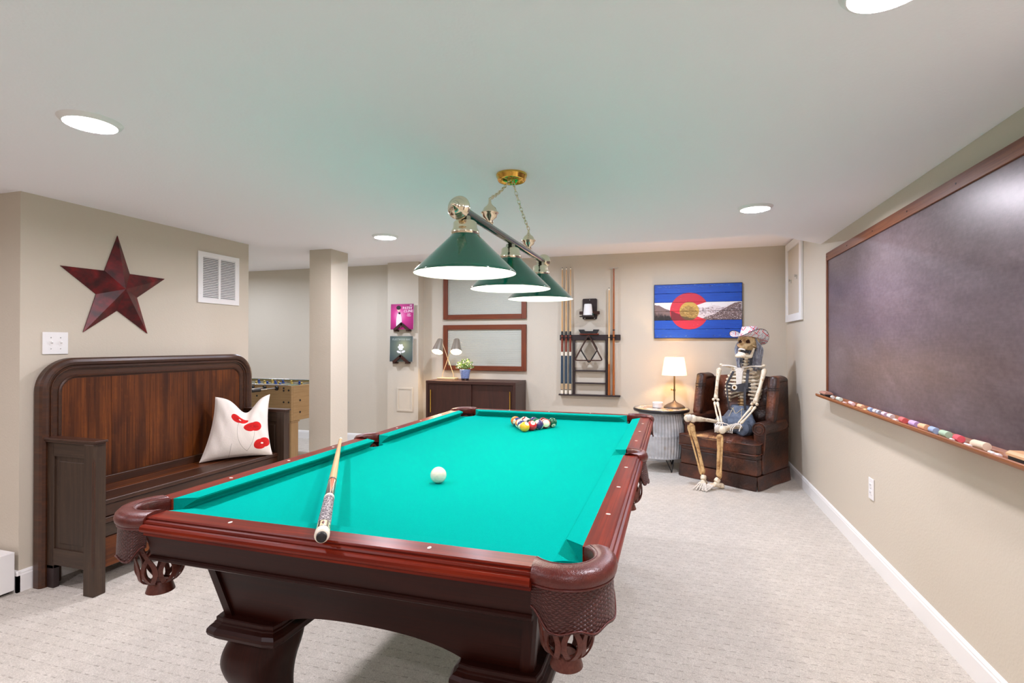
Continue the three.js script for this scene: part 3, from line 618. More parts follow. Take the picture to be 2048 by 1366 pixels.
// table football behind the pillar
{
  const t = thing('foosball_table', 'light oak foosball table with black bearings behind the pillar', 'game table', [-4.34, 0, -4.72]);
  M.oak = phys({ map: woodTex(0x8d7048, 0xb3946a, { s: 81, rx: 0.5, ry: 0.2, pores: 0.3, bands: 6 }), roughness: 0.45 });
  const X = 0.7, Z = 0.37, y0 = 0.5, y1 = 0.855;
  for (const e of [1, -1]) {
    mesh('side_panel', [bx(2 * X, y1 - y0, 0.03, 0, (y0 + y1) / 2, e * (Z - 0.015), 0.003)], M.oak, t, 'x');
    mesh('end_panel', [bx(0.03, y1 - y0 - 0.001, 2 * Z - 0.06, e * (X - 0.015), (y0 + y1) / 2, 0, 0.003)], M.oak, t, 'z');
    for (const f of [1, -1]) mesh('leg', [bx(0.11, y0 - 0.015, 0.11, e * (X - 0.07), (y0 - 0.015) / 2, f * (Z - 0.07), 0.004), bx(0.13, 0.012, 0.13, e * (X - 0.07), 0.491, f * (Z - 0.07), 0.003)], M.oak, t, 'y');
    for (const f of [1, -1]) for (const [dx, y] of [[0.03, 0.81], [0.03, 0.69], [0.03, 0.565], [0.09, 0.83], [0.09, 0.805], [0.09, 0.69], [0.1, 0.56], [0.42, 0.745]])
      mesh('bolt', [cy(0.0095, 0.0095, 0.004, 0, 0, 0, 14).rotateX(Math.PI / 2).translate(e * (X - dx), y, f * (Z + 0.001))], M.black, t);
    for (const [dz, y] of [[0.1, 0.7], [0.1, 0.58], [-0.1, 0.7], [-0.1, 0.58]]) mesh('bolt', [cy(0.011, 0.011, 0.004, 0, 0, 0, 14).rotateZ(Math.PI / 2).translate(e * (X + 0.001), y, dz * 2.4)], M.black, t);
    mesh('bumper_strip', [bx(2 * X - 0.06, 0.01, 0.03, 0, y1 + 0.006, e * (Z - 0.016), 0.003)], M.chrome, t);
  }
  mesh('field', [bx(2 * X - 0.06, 0.012, 2 * Z - 0.06, 0, 0.735, 0, 0)], std({ color: 0x2f7a48, roughness: 0.5 }), t);
  const team = [std({ color: 0x1d3f86, roughness: 0.4 }), std({ color: 0xb99a4a, roughness: 0.4 })];
  for (let i = 0; i < 8; i++) {
    const x = -0.525 + i * 0.15, r = part('rod', t), dir = i % 2 ? 1 : -1;
    mesh('shaft', [rod(v3(x, 0.828, -Z - 0.12), v3(x, 0.828, Z + 0.24), 0.008)], M.chrome, r);
    for (const e of [1, -1]) mesh('bearing', [cy(0.024, 0.02, 0.014, 0, 0, 0, 20).rotateX(e * Math.PI / 2).translate(x, 0.828, e * (Z + 0.007))], M.black, r);
    mesh('handle', [cy(0.016, 0.016, 0.11, 0, 0, 0, 16).rotateX(Math.PI / 2).translate(x, 0.828, Z + 0.28)], M.black, r);
    mesh('stop_ring', [cy(0.02, 0.02, 0.03, 0, 0, 0, 16).rotateX(Math.PI / 2).translate(x, 0.828, Z - 0.06)], M.black, r);
    const n = [1, 2, 3, 5, 5, 3, 2, 1][i];
    for (let k = 0; k < n; k++) { const zz = ((k + 0.5) / n - 0.5) * 0.6; mesh('player', [bx(0.018, 0.05, 0.026, x, 0.808, zz, 0.004), sp(0.012, x, 0.853, zz, 1, 1, 1, 12), bx(0.022, 0.03, 0.02, x + 0.004, 0.772, zz, 0.004), cy(0.013, 0.013, 0.03, 0, 0, 0, 12).rotateX(Math.PI / 2).translate(x, 0.828, zz)], team[i % 2], r); }
  }
}
{ // low white box at the edge of the picture
  const t = thing('white_box', 'low white box with a round outline beside the bench corner', 'box', [-3.42, 0, -1.78]);
  mesh('body', [bx(0.425, 0.195, 0.07, 0, 0.115, 0, 0.004)], M.white, t);
  mesh('foot', [bx(0.38, 0.02, 0.05, -0.01, 0.009, -0.005, 0.002)], M.black, t);
  mesh('round_outline', [new THREE.TorusGeometry(0.016, 0.0012, 6, 28).translate(0.185, 0.115, 0.036)], M.trim, t);
}
// =====================================================================================================
// back wall
const onBack = (name, label, cat, x, y, d = DB, grp) => thing(name, label, cat, [x, y, -d], 0, grp);
M.cherry = phys({ map: woodTex(0x5a2410, 0x8f4720, { s: 91, rx: 0.6, ry: 0.12, pores: 0.3, bands: 4 }), roughness: 0.4, clearcoat: 0.2 });
M.walnut = phys({ map: woodTex(0x2a130c, 0x512a1b, { s: 92, rx: 0.5, ry: 0.15, pores: 0.3, bands: 4 }), roughness: 0.42 });
{ // two wooden frames with finely ribbed panels
  const ribs = tex(8, 256, (u, v) => 128 + 127 * Math.sin(v * Math.PI * 2 * 8), 0.1, 0.1, false);
  const rib = std({ map: speck(0xbdbeb1, 10, 20, 7, 0.1, 128), roughness: 0.6, bumpMap: ribs, bumpScale: 0.002 });
  for (const [y, lab] of [[1.851, 'upper cherry wood frame with a ribbed grey panel, behind the lamp shades'], [1.232, 'lower cherry wood frame with a ribbed grey panel, above the dresser']]) {
    const t = onBack('ribbed_wall_panel', lab, 'wall panel', -2.178, y, DB, 'ribbed wall panels');
    const W = 0.53, H = 0.276, b = 0.058;
    for (const e of [1, -1]) {
      mesh('frame_stile', [bx(b, 2 * H, 0.03, e * (W - b / 2), 0, 0.017, 0.003)], M.cherry, t, 'y');
      mesh('frame_rail', [bx(2 * W - 2 * b, b, 0.028, 0, e * (H - b / 2), 0.016, 0.003)], M.cherry, t, 'x');
    }
    mesh('ribbed_panel', [bx(2 * W - 2 * b, 2 * H - 2 * b, 0.01, 0, 0, 0.008, 0)], rib, t);
  }
}
{ // dresser
  const t = thing('sliding_door_cabinet', 'dark brown cabinet with sliding doors and brass bar pulls', 'cabinet', [-2.196, 0, -5.725]);
  const m = phys({ map: woodTex(0x2c140c, 0x4a2417, { s: 93, rx: 0.7, ry: 0.3, pores: 0.25, bands: 5 }), roughness: 0.45 });
  mesh('top', [bx(1.085, 0.034, 0.43, 0, 0.836, 0, 0.003)], m, t);
  for (const e of [1, -1]) mesh('side', [bx(0.03, 0.815, 0.425, e * 0.527, 0.412, 0, 0.003)], m, t, 'y');
  mesh('bottom', [bx(1.02, 0.03, 0.42, 0, 0.075, 0, 0.002)], m, t);
  mesh('back', [bx(1.02, 0.74, 0.01, 0, 0.45, -0.205, 0)], m, t);
  const d1 = mesh('door', [bx(0.53, 0.72, 0.018, -0.247, 0.455, 0.196, 0.002)], m, t, 'y');
  const d2 = mesh('door', [bx(0.53, 0.72, 0.018, 0.247, 0.455, 0.174, 0.002)], m, t, 'y');
  for (const [d, x, zz, y] of [[d1, -0.475, 0.216, 0.62], [d2, 0.475, 0.194, 0.62]]) { mesh('bar_pull', [cy(0.007, 0.007, 0.26, x, y, zz + 0.012, 14), cy(0.004, 0.004, 0.02, 0, 0, 0, 8).rotateX(Math.PI / 2).translate(x, y + 0.1, zz), cy(0.004, 0.004, 0.02, 0, 0, 0, 8).rotateX(Math.PI / 2).translate(x, y - 0.1, zz)], M.gold, d); }
}
{ // twin desk lamp
  const t = thing('desk_lamp', 'twin-head desk lamp with crossed stems on the brown cabinet', 'lamp', [-2.545, 0.8535, -5.70]);
  M.champagne = std({ color: 0xe6cfa8, metalness: 0.8, roughness: 0.35 });
  M.brushed = std({ color: 0xc9c3b8, metalness: 1, roughness: 0.3 });
  mesh('base', [bx(0.225, 0.024, 0.12, 0, 0.012, 0, 0.003)], M.champagne, t);
  for (const [e, zz] of [[1, 0.01], [-1, -0.01]]) {
    mesh('stem', [rod(v3(-e * 0.07, 0.022, zz), v3(-e * 0.062, 0.075, zz), 0.004), rod(v3(-e * 0.062, 0.075, zz), v3(e * 0.075, 0.43, zz), 0.004)], M.champagne, t);
    const h = part('lamp_head', t); h.position.set(e * 0.118, 0.40, zz + 0.01); h.rotation.z = e > 0 ? 0.16 : -0.02; h.rotation.x = -0.5;
    mesh('hinge', [rod(v3(-e * 0.045, 0.03, 0), v3(-e * 0.02, 0.0, 0), 0.006)], M.dark, h);
    mesh('shade', [lathe([[0, 0.088], [0.03, 0.087], [0.034, 0.083], [0.068, -0.078], [0.07, -0.082], [0.066, -0.082], [0.031, 0.078], [0, 0.08]], 40)], M.brushed, h);
    mesh('bulb', [sp(0.034, 0, -0.045, 0)], M.bulb, h);
    const l = new THREE.PointLight(DESK_COLOR, DESK); l.position.set(0, -0.045, 0); l.castShadow = true; h.add(l);
  }
}
{ // potted plant
  const t = thing('potted_plant', 'small flowering plant in a blue footed pot beside the desk lamp', 'plant', [-2.312, 0.8535, -5.665]);
  mesh('pot', [lathe([[0, 0.02], [0.042, 0.02], [0.05, 0.026], [0.066, 0.12], [0.068, 0.126], [0.06, 0.126], [0.052, 0.11], [0, 0.105]], 8)], std({ map: speck(0x8497c4, 60, 30, 96, 0.15), roughness: 0.6 }), t);
  for (let i = 0; i < 4; i++) { const a = i * Math.PI / 2 + 0.78; mesh('foot', [cy(0.008, 0.011, 0.022, 0.036 * Math.cos(a), 0.011, 0.036 * Math.sin(a), 10)], M.dark, t); }
  mesh('soil', [cy(0.054, 0.054, 0.008, 0, 0.112, 0, 16)], M.dark, t);
  const leaf = () => { const g = grid(2, 4, (u, v) => v3((u - 0.5) * 0.015 * Math.sin(Math.PI * (0.12 + v * 0.8)), v * 0.026, 0.004 * Math.sin(v * 3) - Math.abs(u - 0.5) * 0.004)); return g; };
  const lg = [], fg = [], st = [];
  for (let i = 0; i < 230; i++) {
    const a = rnd() * 6.28, e = Math.acos(rr(0.0, 1)), r = rr(0.03, 0.105), p = v3(Math.sin(e) * Math.cos(a) * r, 0.135 + Math.cos(e) * r * 1.05, Math.sin(e) * Math.sin(a) * r);
    const q = new THREE.Quaternion().setFromEuler(new THREE.Euler(rr(-1, 1), rr(0, 6.28), rr(-1, 1)));
    (i % 4 === 0 && r > 0.06 ? fg : lg).push(i % 4 === 0 && r > 0.06 ? sp(rr(0.005, 0.008), p.x, p.y, p.z, 1, 0.8, 1, 8) : leaf().applyQuaternion(q).translate(p.x, p.y, p.z));
    if (i % 8 === 0) st.push(rod(v3(0, 0.11, 0), p, 0.0012, 0.0008, 5));
  }
  const lm = std({ color: 0x6f8f4a, roughness: 0.6, side: THREE.DoubleSide });
  mesh('foliage', lg, lm, t).userData.kind = 'stuff'; mesh('blossoms', fg, std({ color: 0xf2ecd8, roughness: 0.7 }), t).userData.kind = 'stuff'; mesh('stems', st, lm, t).userData.kind = 'stuff';
}
// record sleeves in walnut chevron holders on the pilaster
function sleeve(y, x, mat, lab, hlab) {
  const D = DB - 0.14, t = thing('record_sleeve', lab, 'record', [x, y, -(D - 0.038)]);
  t.rotation.x = -0.03;
  mesh('cover_print', [keep(new THREE.PlaneGeometry(0.314, 0.314).translate(0, 0, 0.0042))], mat, t);
  mesh('cardboard', [bx(0.316, 0.316, 0.008, 0, 0, 0, 0.001)], std({ color: 0xded8d2, roughness: 0.7 }), t);
  const h = thing('record_holder', hlab, 'wall holder', [x, y, -D], 0, 'walnut chevron record holders');
  for (const e of [1, -1]) {
    mesh('front_bar', [bar(v3(e * 0.102, -0.168, 0.058), v3(-e * 0.008, -0.082, 0.058), 0.018, 0.034, v3(0, 0, 1).cross(v3(e, -0.8, 0)).normalize(), 0.002)], M.walnut, h);
    mesh('ledge', [bx(0.05, 0.014, 0.056, e * 0.085, -0.175, 0.031, 0.002)], M.walnut, h);
    mesh('back_bar', [bar(v3(e * 0.102, -0.168, 0.012), v3(-e * 0.004, -0.085, 0.012), 0.018, 0.03, v3(0, 0, 1).cross(v3(e, -0.8, 0)).normalize(), 0.002)], M.walnut, h);
  }
}
sleeve(1.611, -3.19, std({ roughness: 0.35, map: canvasTex(512, 512, (g, w, h) => {
  const gr = g.createRadialGradient(190, 230, 30, 230, 260, 380); gr.addColorStop(0, '#f3a6c8'); gr.addColorStop(0.35, '#d3388a'); gr.addColorStop(1, '#8c0f5c'); g.fillStyle = gr; g.fillRect(0, 0, w, h);
  g.fillStyle = '#f6e9ee'; g.beginPath(); g.moveTo(150, 190); g.quadraticCurveTo(110, 330, 130, 470); g.lineTo(235, 470); g.quadraticCurveTo(275, 310, 215, 190); g.fill();   // a plain figure in a pale dress
  g.fillStyle = '#f0c9b4'; g.beginPath(); g.ellipse(178, 110, 34, 46, 0, 0, 7); g.fill();
  g.fillStyle = '#201418'; g.beginPath(); g.ellipse(176, 74, 52, 42, 0, 0, 7); g.fill(); g.beginPath(); g.ellipse(196, 186, 26, 22, 0.3, 0, 7); g.fill();
  g.fillStyle = '#fbf4f6'; g.font = 'bold 66px serif'; g.fillText('PATSY', 262, 104); g.fillText('CLINE', 292, 168); g.font = '20px sans-serif';
  g.fillRect(370, 196, 74, 5); g.fillRect(372, 212, 60, 5); g.fillRect(358, 228, 98, 5); g.fillRect(372, 244, 80, 5); g.fillRect(424, 22, 52, 10);
}) }), 'magenta record sleeve with a pale figure, upper on the pilaster', 'walnut chevron holder under the magenta record sleeve');
sleeve(1.215, -3.201, std({ roughness: 0.35, map: canvasTex(512, 512, (g, w, h) => {
  const gr = g.createRadialGradient(320, 170, 20, 270, 230, 400); gr.addColorStop(0, '#a8aa86'); gr.addColorStop(0.4, '#6a766a'); gr.addColorStop(1, '#37454c'); g.fillStyle = gr; g.fillRect(0, 0, w, h);
  g.fillStyle = '#c7cfc8'; g.font = '46px serif'; g.textAlign = 'center'; g.fillText('FLEETWOOD MAC', w / 2, 82);
  g.fillStyle = '#f4f4f2';   // a plain white flower
  for (let i = 0; i < 6; i++) { const a = i * Math.PI / 3; g.beginPath(); g.ellipse(246 + 34 * Math.cos(a), 222 + 34 * Math.sin(a), 34, 26, a, 0, 7); g.fill(); }
  g.fillRect(243, 270, 8, 96); g.beginPath(); g.ellipse(200, 318, 46, 22, 0.35, 0, 7); g.fill(); g.beginPath(); g.ellipse(302, 312, 46, 22, -0.35, 0, 7); g.fill();
}) }), 'grey-green record sleeve with a white flower, lower on the pilaster', 'walnut chevron holder under the grey-green record sleeve');
{ // access panel below them
  const t = onBack('access_panel', 'small wall-coloured access panel low on the pilaster', 'access panel', -3.17, 0.59, DB - 0.14);
  mesh('frame', [extr([[-0.108, -0.145], [0.108, -0.145], [0.108, 0.145], [-0.108, 0.145]], 0.006, 0.002, [[[-0.088, -0.125], [-0.088, 0.125], [0.088, 0.125], [0.088, -0.125]]]).translate(0, 0, 0.002)], M.wall, t);
  mesh('door', [bx(0.172, 0.246, 0.004, 0, 0, 0.003, 0.001)], M.wall, t);
}
// cue rack
const RY = d => -d;
{
  const t = onBack('cue_rack', 'dark wooden wall rack holding pool cues and ball racks', 'cue rack', -0.905, 0.70);
  const m = M.dark;
  mesh('top_bar', [bx(0.685, 0.062, 0.03, 0.002, 0.652, 0.017, 0.004)], m, t);
  for (const x of [-0.312, -0.265, -0.216, 0.222, 0.276]) mesh('cue_clip', [new THREE.TorusGeometry(0.014, 0.004, 8, 18, Math.PI * 1.35).rotateX(Math.PI / 2).rotateY(Math.PI * 0.325).translate(x, 0.652, 0.046)], M.black, t);
  mesh('bottom_shelf', [bx(0.69, 0.016, 0.075, 0, 0.0, 0.04, 0.003)], m, t);
  for (const x of [-0.178, 0.192]) mesh('upright', [bx(0.026, 0.64, 0.028, x, 0.325, 0.016, 0.003)], m, t, 'y');
  for (const y of [0.275, 0.135]) mesh('ball_shelf', [bx(0.345, 0.014, 0.055, 0.007, y, 0.03, 0.003)], m, t);
  mesh('hanging_peg', [cy(0.008, 0.008, 0.085, 0, 0, 0, 12).rotateX(Math.PI / 2).translate(0, 0.655, 0.072)], M.black, t);
}
M.cueRed = phys({ map: woodTex(0x6b2618, 0x9c4a30, { s: 101, rx: 0.4, ry: 0.06, bands: 2, w: 256, h: 64 }), roughness: 0.3, clearcoat: 0.4 });
M.cueBrown = phys({ map: woodTex(0x8a4514, 0xb96a2a, { s: 102, rx: 0.4, ry: 0.06, bands: 2, w: 256, h: 64 }), roughness: 0.3, clearcoat: 0.4 });
M.wrapBlue = std({ map: speck(0x2d4152, 40, 60, 103, 0.05, 128), roughness: 0.8 });
M.dkTip = std({ color: 0x2a3a3a, roughness: 0.9 });
const cueSpots = [[-1.217, 'first'], [-1.170, 'second'], [-1.121, 'third']];
for (const [x, w] of cueSpots) {
  const t = thing('pool_cue', `blue-wrapped pool cue, ${w} from the rack's outer end below the lamp shades`, 'pool cue', [x, 0.7082, -(DB - 0.046)], 0, 'blue-wrapped cues in the rack');
  t.rotation.x = -0.012;
  const L = 1.447, R = y => lerp(0.0148, 0.0066, y / L);
  for (const [n, a, b, m] of [['butt_cap', 0, 0.045, M.ivory], ['inlaid_sleeve', 0.052, 0.118, M.champagne], ['wrap', 0.122, 0.432, M.wrapBlue], ['ring', 0.436, 0.48, M.ivory], ['forearm', 0.48, 0.67, M.cueRed], ['joint', 0.67, 0.715, M.black], ['shaft', 0.715, 1.42, M.maple], ['ferrule', 1.42, 1.44, M.ivory], ['tip', 1.44, L, M.dkTip]])
    mesh(n, [cy(R(a), R(b), b - a, 0, (a + b) / 2, 0, 16)], m, t, 'y');
  mesh('band', [cy(R(0.045), R(0.052), 0.007, 0, 0.0485, 0, 16), cy(R(0.118), R(0.122), 0.004, 0, 0.12, 0, 16), cy(R(0.432), R(0.436), 0.004, 0, 0.434, 0, 16)], M.black, t);
}
{
  const t = thing('pool_cue', 'short spliced house cue beside the bridge stick in the rack', 'pool cue', [-0.683, 0.7082, -(DB - 0.046)]);
  const L = 1.2, R = y => lerp(0.0145, 0.007, y / L);
  mesh('butt', [cy(R(0), R(0.40), 0.40, 0, 0.2, 0, 16)], M.cueBrown, t, 'y');
  mesh('shaft', [cy(R(0.40), R(1.17), 0.77, 0, 0.785, 0, 16), new THREE.ConeGeometry(0.0125, 0.16, 12).rotateX(Math.PI).scale(1, 1, 0.45).translate(0, 0.33, 0.0088)], M.maple, t, 'y');
  mesh('ferrule', [cy(R(1.17), R(1.19), 0.02, 0, 1.18, 0, 14)], M.ivory, t); mesh('tip', [cy(0.007, 0.006, 0.008, 0, 1.194, 0, 14)], M.dkTip, t);
}
{
  const t = thing('bridge_stick', 'long brown bridge stick with a notched head in the rack', 'bridge stick', [-0.632, 0.7082, -(DB - 0.046)]);
  const L = 1.41, R = y => lerp(0.0135, 0.0085, y / L);
  mesh('shaft', [cy(R(0), R(L), L, 0, L / 2, 0, 16)], M.cueBrown, t, 'y');
  mesh('ring', [cy(R(0.72) * 1.1, R(0.73) * 1.1, 0.014, 0, 0.725, 0, 16)], M.dark, t);
  mesh('bridge_head', [extr([[-0.05, 0], [-0.02, -0.006], [0.02, -0.006], [0.05, 0], [0.044, 0.014], [0.03, 0.006], [0.015, 0.016], [0, 0.008], [-0.015, 0.016], [-0.03, 0.006], [-0.044, 0.014]], 0.01, 0.001).translate(0, L + 0.004, -0.005)], M.brushed, t);
}
{ // hanging ball racks
  const tri = (pts, r) => { const c = new THREE.CurvePath(); const P = pts.map(p => v3(p[0], p[1], 0)); const out = []; for (let i = 0; i < P.length; i++) { const a = P[i], b = P[(i + 1) % P.length], z0 = P[(i + P.length - 1) % P.length]; const e = 0.028, p0 = a.clone().add(z0.clone().sub(a).setLength(e)), p1 = a.clone().add(b.clone().sub(a).setLength(e)); for (let k = 0; k <= 6; k++) { const s = k / 6; out.push(p0.clone().multiplyScalar((1 - s) * (1 - s)).add(a.clone().multiplyScalar(2 * s * (1 - s))).add(p1.clone().multiplyScalar(s * s))); } }
    const n = out.length, fr = out.concat([out[0]]).map((p, i) => { const d = out[(i + 1) % n].clone().sub(out[(i + n - 1) % n]).normalize(); return { p, x: v3(-d.y, d.x, 0), y: v3(0, 0, 1) }; }); fr[n] = { ...fr[0] };
    return sweep([[-r, -0.018], [r, -0.018], [r, 0.018], [-r, 0.018]], fr, false, false); };
  const t = onBack('ball_triangle', 'dark wooden triangle ball rack hanging on the cue rack', 'ball rack', -0.905, 1.372, DB - 0.091);
  mesh('frame', [tri([[0, 0.012], [-0.155, -0.278], [0.155, -0.278]], 0.006)], M.walnut, t);
  const d = onBack('ball_diamond', 'black diamond ball rack hanging behind the wooden triangle', 'ball rack', -0.905, 1.372, DB - 0.053);
  mesh('frame', [tri([[0, 0.008], [-0.097, -0.155], [0, -0.31], [0.097, -0.155]], 0.005)], M.black, d);
}
{ // cone-shaped hand chalk on its bracket, above the rack
  const t = onBack('chalk_bracket', 'dark wall bracket with small shelf above the cue rack', 'wall bracket', -0.903, 1.675);
  mesh('plate', [extr(new THREE.Shape().moveTo(-0.066, -0.115).lineTo(0.066, -0.115).quadraticCurveTo(0.08, -0.115, 0.08, -0.1).lineTo(0.08, 0.1).quadraticCurveTo(0.08, 0.115, 0.066, 0.115).lineTo(-0.066, 0.115).quadraticCurveTo(-0.08, 0.115, -0.08, 0.1).lineTo(-0.08, -0.1).quadraticCurveTo(-0.08, -0.115, -0.066, -0.115), 0.016, 0.002).translate(0, 0, 0.003)], M.dark, t);
  mesh('cross_bar', [bx(0.23, 0.036, 0.02, 0.0, -0.045, 0.032, 0.004)], M.walnut, t);
  mesh('shelf', [bx(0.125, 0.016, 0.128, -0.006, -0.086, 0.085, 0.005), bx(0.05, 0.012, 0.02, -0.085, -0.086, 0.055, 0.003)], M.dark, t);
  for (const [x, y] of [[0, 0.1], [-0.055, -0.105], [0.055, -0.105]]) mesh('screw', [cy(0.006, 0.005, 0.004, 0, 0, 0, 12).rotateX(Math.PI / 2).translate(x, y, 0.023)], M.chrome, t);
  const c = onBack('hand_chalk_cone', 'white hand chalk cone on the dark wall bracket', 'chalk', -0.911, 1.5975, DB - 0.098);
  mesh('cone', [lathe([[0, 0], [0.05, 0.0], [0.053, 0.004], [0.042, 0.12], [0.038, 0.128], [0, 0.13]], 28)], M.white, c);
  const k = onBack('cue_chalk_cube', 'small green cue chalk beside the white chalk cone', 'chalk', -0.858, 1.609, DB - 0.105);
  mesh('cube', [bx(0.02, 0.02, 0.02, 0, 0, 0, 0.002)], std({ color: 0x234a44, roughness: 0.8 }), k);
  const b = onBack('counter_tray', 'black angled score tray standing on top of the cue rack', 'tray', -0.91, 1.3835, DB - 0.03);
  mesh('tray', [extr([[-0.09, 0.014], [0.09, 0.014], [0.112, 0.056], [0.055, 0.056], [0.048, 0.038], [-0.048, 0.038], [-0.055, 0.056], [-0.112, 0.056]], 0.05, 0.002).translate(0, 0, -0.022)], M.black, b);
  mesh('strip', [bx(0.215, 0.014, 0.05, 0.004, 0.0075, 0, 0.002)], M.cueRed, b);
}
{ // mountain flag painted on planks
  const t = onBack('plank_painting', 'plank wall art with blue stripes and a red C over mountains', 'wall art', 0.246, 1.632);
  const W = 0.88, H = 0.576;
  const pm = canvasTex(1024, 670, (g, w, h) => {
    g.fillStyle = '#0b49b2'; g.fillRect(0, 0, w, h);
    for (let i = 0; i < 700; i++) { g.fillStyle = rnd() < 0.5 ? 'rgba(8,44,130,0.25)' : 'rgba(30,110,215,0.25)'; g.fillRect(rnd() * w, rnd() * h, 20 + rnd() * 180, 1 + rnd() * 4); }
    const y0 = h * 0.335, y1 = h * 0.667; g.fillStyle = '#e6e4e6'; g.fillRect(0, y0, w, y1 - y0);
    const ridge = (pts, c, rough) => { g.fillStyle = c; g.beginPath(); g.moveTo(pts[0][0], y1); for (let i = 0; i < pts.length - 1; i++) for (let k = 0; k < 12; k++) { const s = k / 12; g.lineTo(lerp(pts[i][0], pts[i + 1][0], s), lerp(pts[i][1], pts[i + 1][1], s) + (rnd() - 0.5) * rough); } g.lineTo(pts[pts.length - 1][0], y1); g.fill(); };
    const dab = (x, y, s) => { g.beginPath(); g.ellipse(x, y, s * 1.7, s * 0.6, -0.5 + rnd(), 0, 7); g.fill(); };
    const art = (c1, c2, c3, c4) => { ridge([[430, 330], [520, 285], [600, 300], [700, 262], [800, 290], [860, 280], [930, 330], [1024, 320]], c1, 10);
      for (let i = 0; i < 240; i++) { g.fillStyle = c2; const x = 480 + rnd() * 460; dab(x, 292 + rnd() * 110, 2 + rnd() * 5); }
      ridge([[560, 430], [700, 380], [820, 310], [940, 240], [1024, 226]], c3, 8);
      for (let i = 0; i < 620; i++) { g.fillStyle = rnd() < 0.6 ? c4 : c1; const x = 600 + rnd() * 424, yy = 250 + rnd() * 195; if (yy > 430 - (x - 560) * 0.42) dab(x, yy, 1.5 + rnd() * 3.5); }
      ridge([[0, 250], [60, 262], [130, 300], [200, 330], [300, 380], [420, 430]], c3, 8); };
    g.save(); g.beginPath(); g.rect(0, y0, w, y1 - y0); g.clip(); art('#d6cdd0', '#94858a', '#7a6664', '#382c2c');
    for (let i = 0; i < 130; i++) { const x = rnd() * 260, b = y1, hh = 30 + rnd() * 95 * (1 - x / 340); g.fillStyle = rnd() < 0.5 ? '#171516' : '#262021'; g.beginPath(); g.moveTo(x - 9, b); g.lineTo(x, b - hh); g.lineTo(x + 9, b); g.fill(); } g.restore();
    const cx = w * 0.408, cy2 = h * 0.5, R = h * 0.343, r = h * 0.172;
    g.fillStyle = 'rgba(205,38,56,0.94)'; g.beginPath(); g.moveTo(cx + r * 0.75, cy2 - r * 0.62); g.arc(cx, cy2, R, -0.5, 0.5, true); g.arc(cx, cy2, r, 0.62, -0.62, false); g.closePath(); g.fill();
    g.save(); g.beginPath(); g.arc(cx, cy2, R, 0, 7); g.rect(0, 0, 0, 0); g.clip(); g.globalAlpha = 0.75; g.save(); g.beginPath(); g.rect(0, y0, cx + 40, y1 - y0); g.clip(); ridge([[200, 330], [300, 372], [420, 410], [520, 446]], '#5a1420', 6); g.restore(); g.restore(); g.globalAlpha = 1;
    g.fillStyle = '#c5a24c'; g.beginPath(); g.arc(cx, cy2, r, 0, 7); g.fill();
    g.save(); g.beginPath(); g.arc(cx, cy2, r, 0, 7); g.clip(); ridge([[300, 350], [350, 290], [410, 262], [470, 300], [530, 360]], '#9c7c3c', 10); g.globalAlpha = 0.5; for (let i = 0; i < 200; i++) { g.fillStyle = rnd() < 0.5 ? '#74582a' : '#dcc07a'; dab(310 + rnd() * 220, 280 + rnd() * 150, 2 + rnd() * 6); } g.globalAlpha = 1; ridge([[300, 396], [390, 408], [450, 425], [540, 432]], '#5d4828', 8); g.restore();
    for (let i = 0; i < 260; i++) { const e = rnd(); g.fillStyle = ['rgba(226,220,208,0.55)', 'rgba(60,34,24,0.55)', 'rgba(120,70,40,0.5)'][i % 3]; const x = rnd() * w, y = e < 0.4 ? rnd() * h : (rnd() < 0.5 ? rnd() * 40 : h - rnd() * 46); g.fillRect(x, y, 2 + rnd() * 26, 1 + rnd() * 2.4); }
    for (let i = 0; i < 120; i++) { g.fillStyle = 'rgba(52,30,26,0.5)'; g.fillRect(rnd() < 0.5 ? rnd() * 16 : w - rnd() * 16, rnd() * h, 3 + rnd() * 12, 1 + rnd() * 3); }
  });
  const mat = std({ map: pm, roughness: 0.55 }), n = 6, ph = H / n;
  for (let i = 0; i < n; i++) {
    const y0 = -H / 2 + i * ph, g = bx(W, ph - 0.003, 0.016, 0, y0 + ph / 2, 0.02 + (i % 2) * 0.0012, 0.0015), q = g.index ? g.toNonIndexed() : g, p = q.attributes.position, uv = q.attributes.uv;
    for (let k = 0; k < p.count; k++) uv.setXY(k, p.getX(k) / W + 0.5, p.getY(k) / H + 0.5);
    mesh('plank', [keep(q)], mat, t);
  }
  for (const x of [-0.3, 0.3]) mesh('batten', [bx(0.05, H - 0.06, 0.01, x, 0, 0.0065, 0)], M.walnut, t, 'y');
  for (const e of [1, -1]) { mesh('edge_strip', [bx(0.004, H + 0.004, 0.026, e * (W / 2 + 0.002), 0, 0.016, 0)], M.black, t); mesh('edge_strip', [bx(W + 0.004, 0.004, 0.026, 0, e * (H / 2 + 0.002), 0.016, 0)], M.black, t); }
}
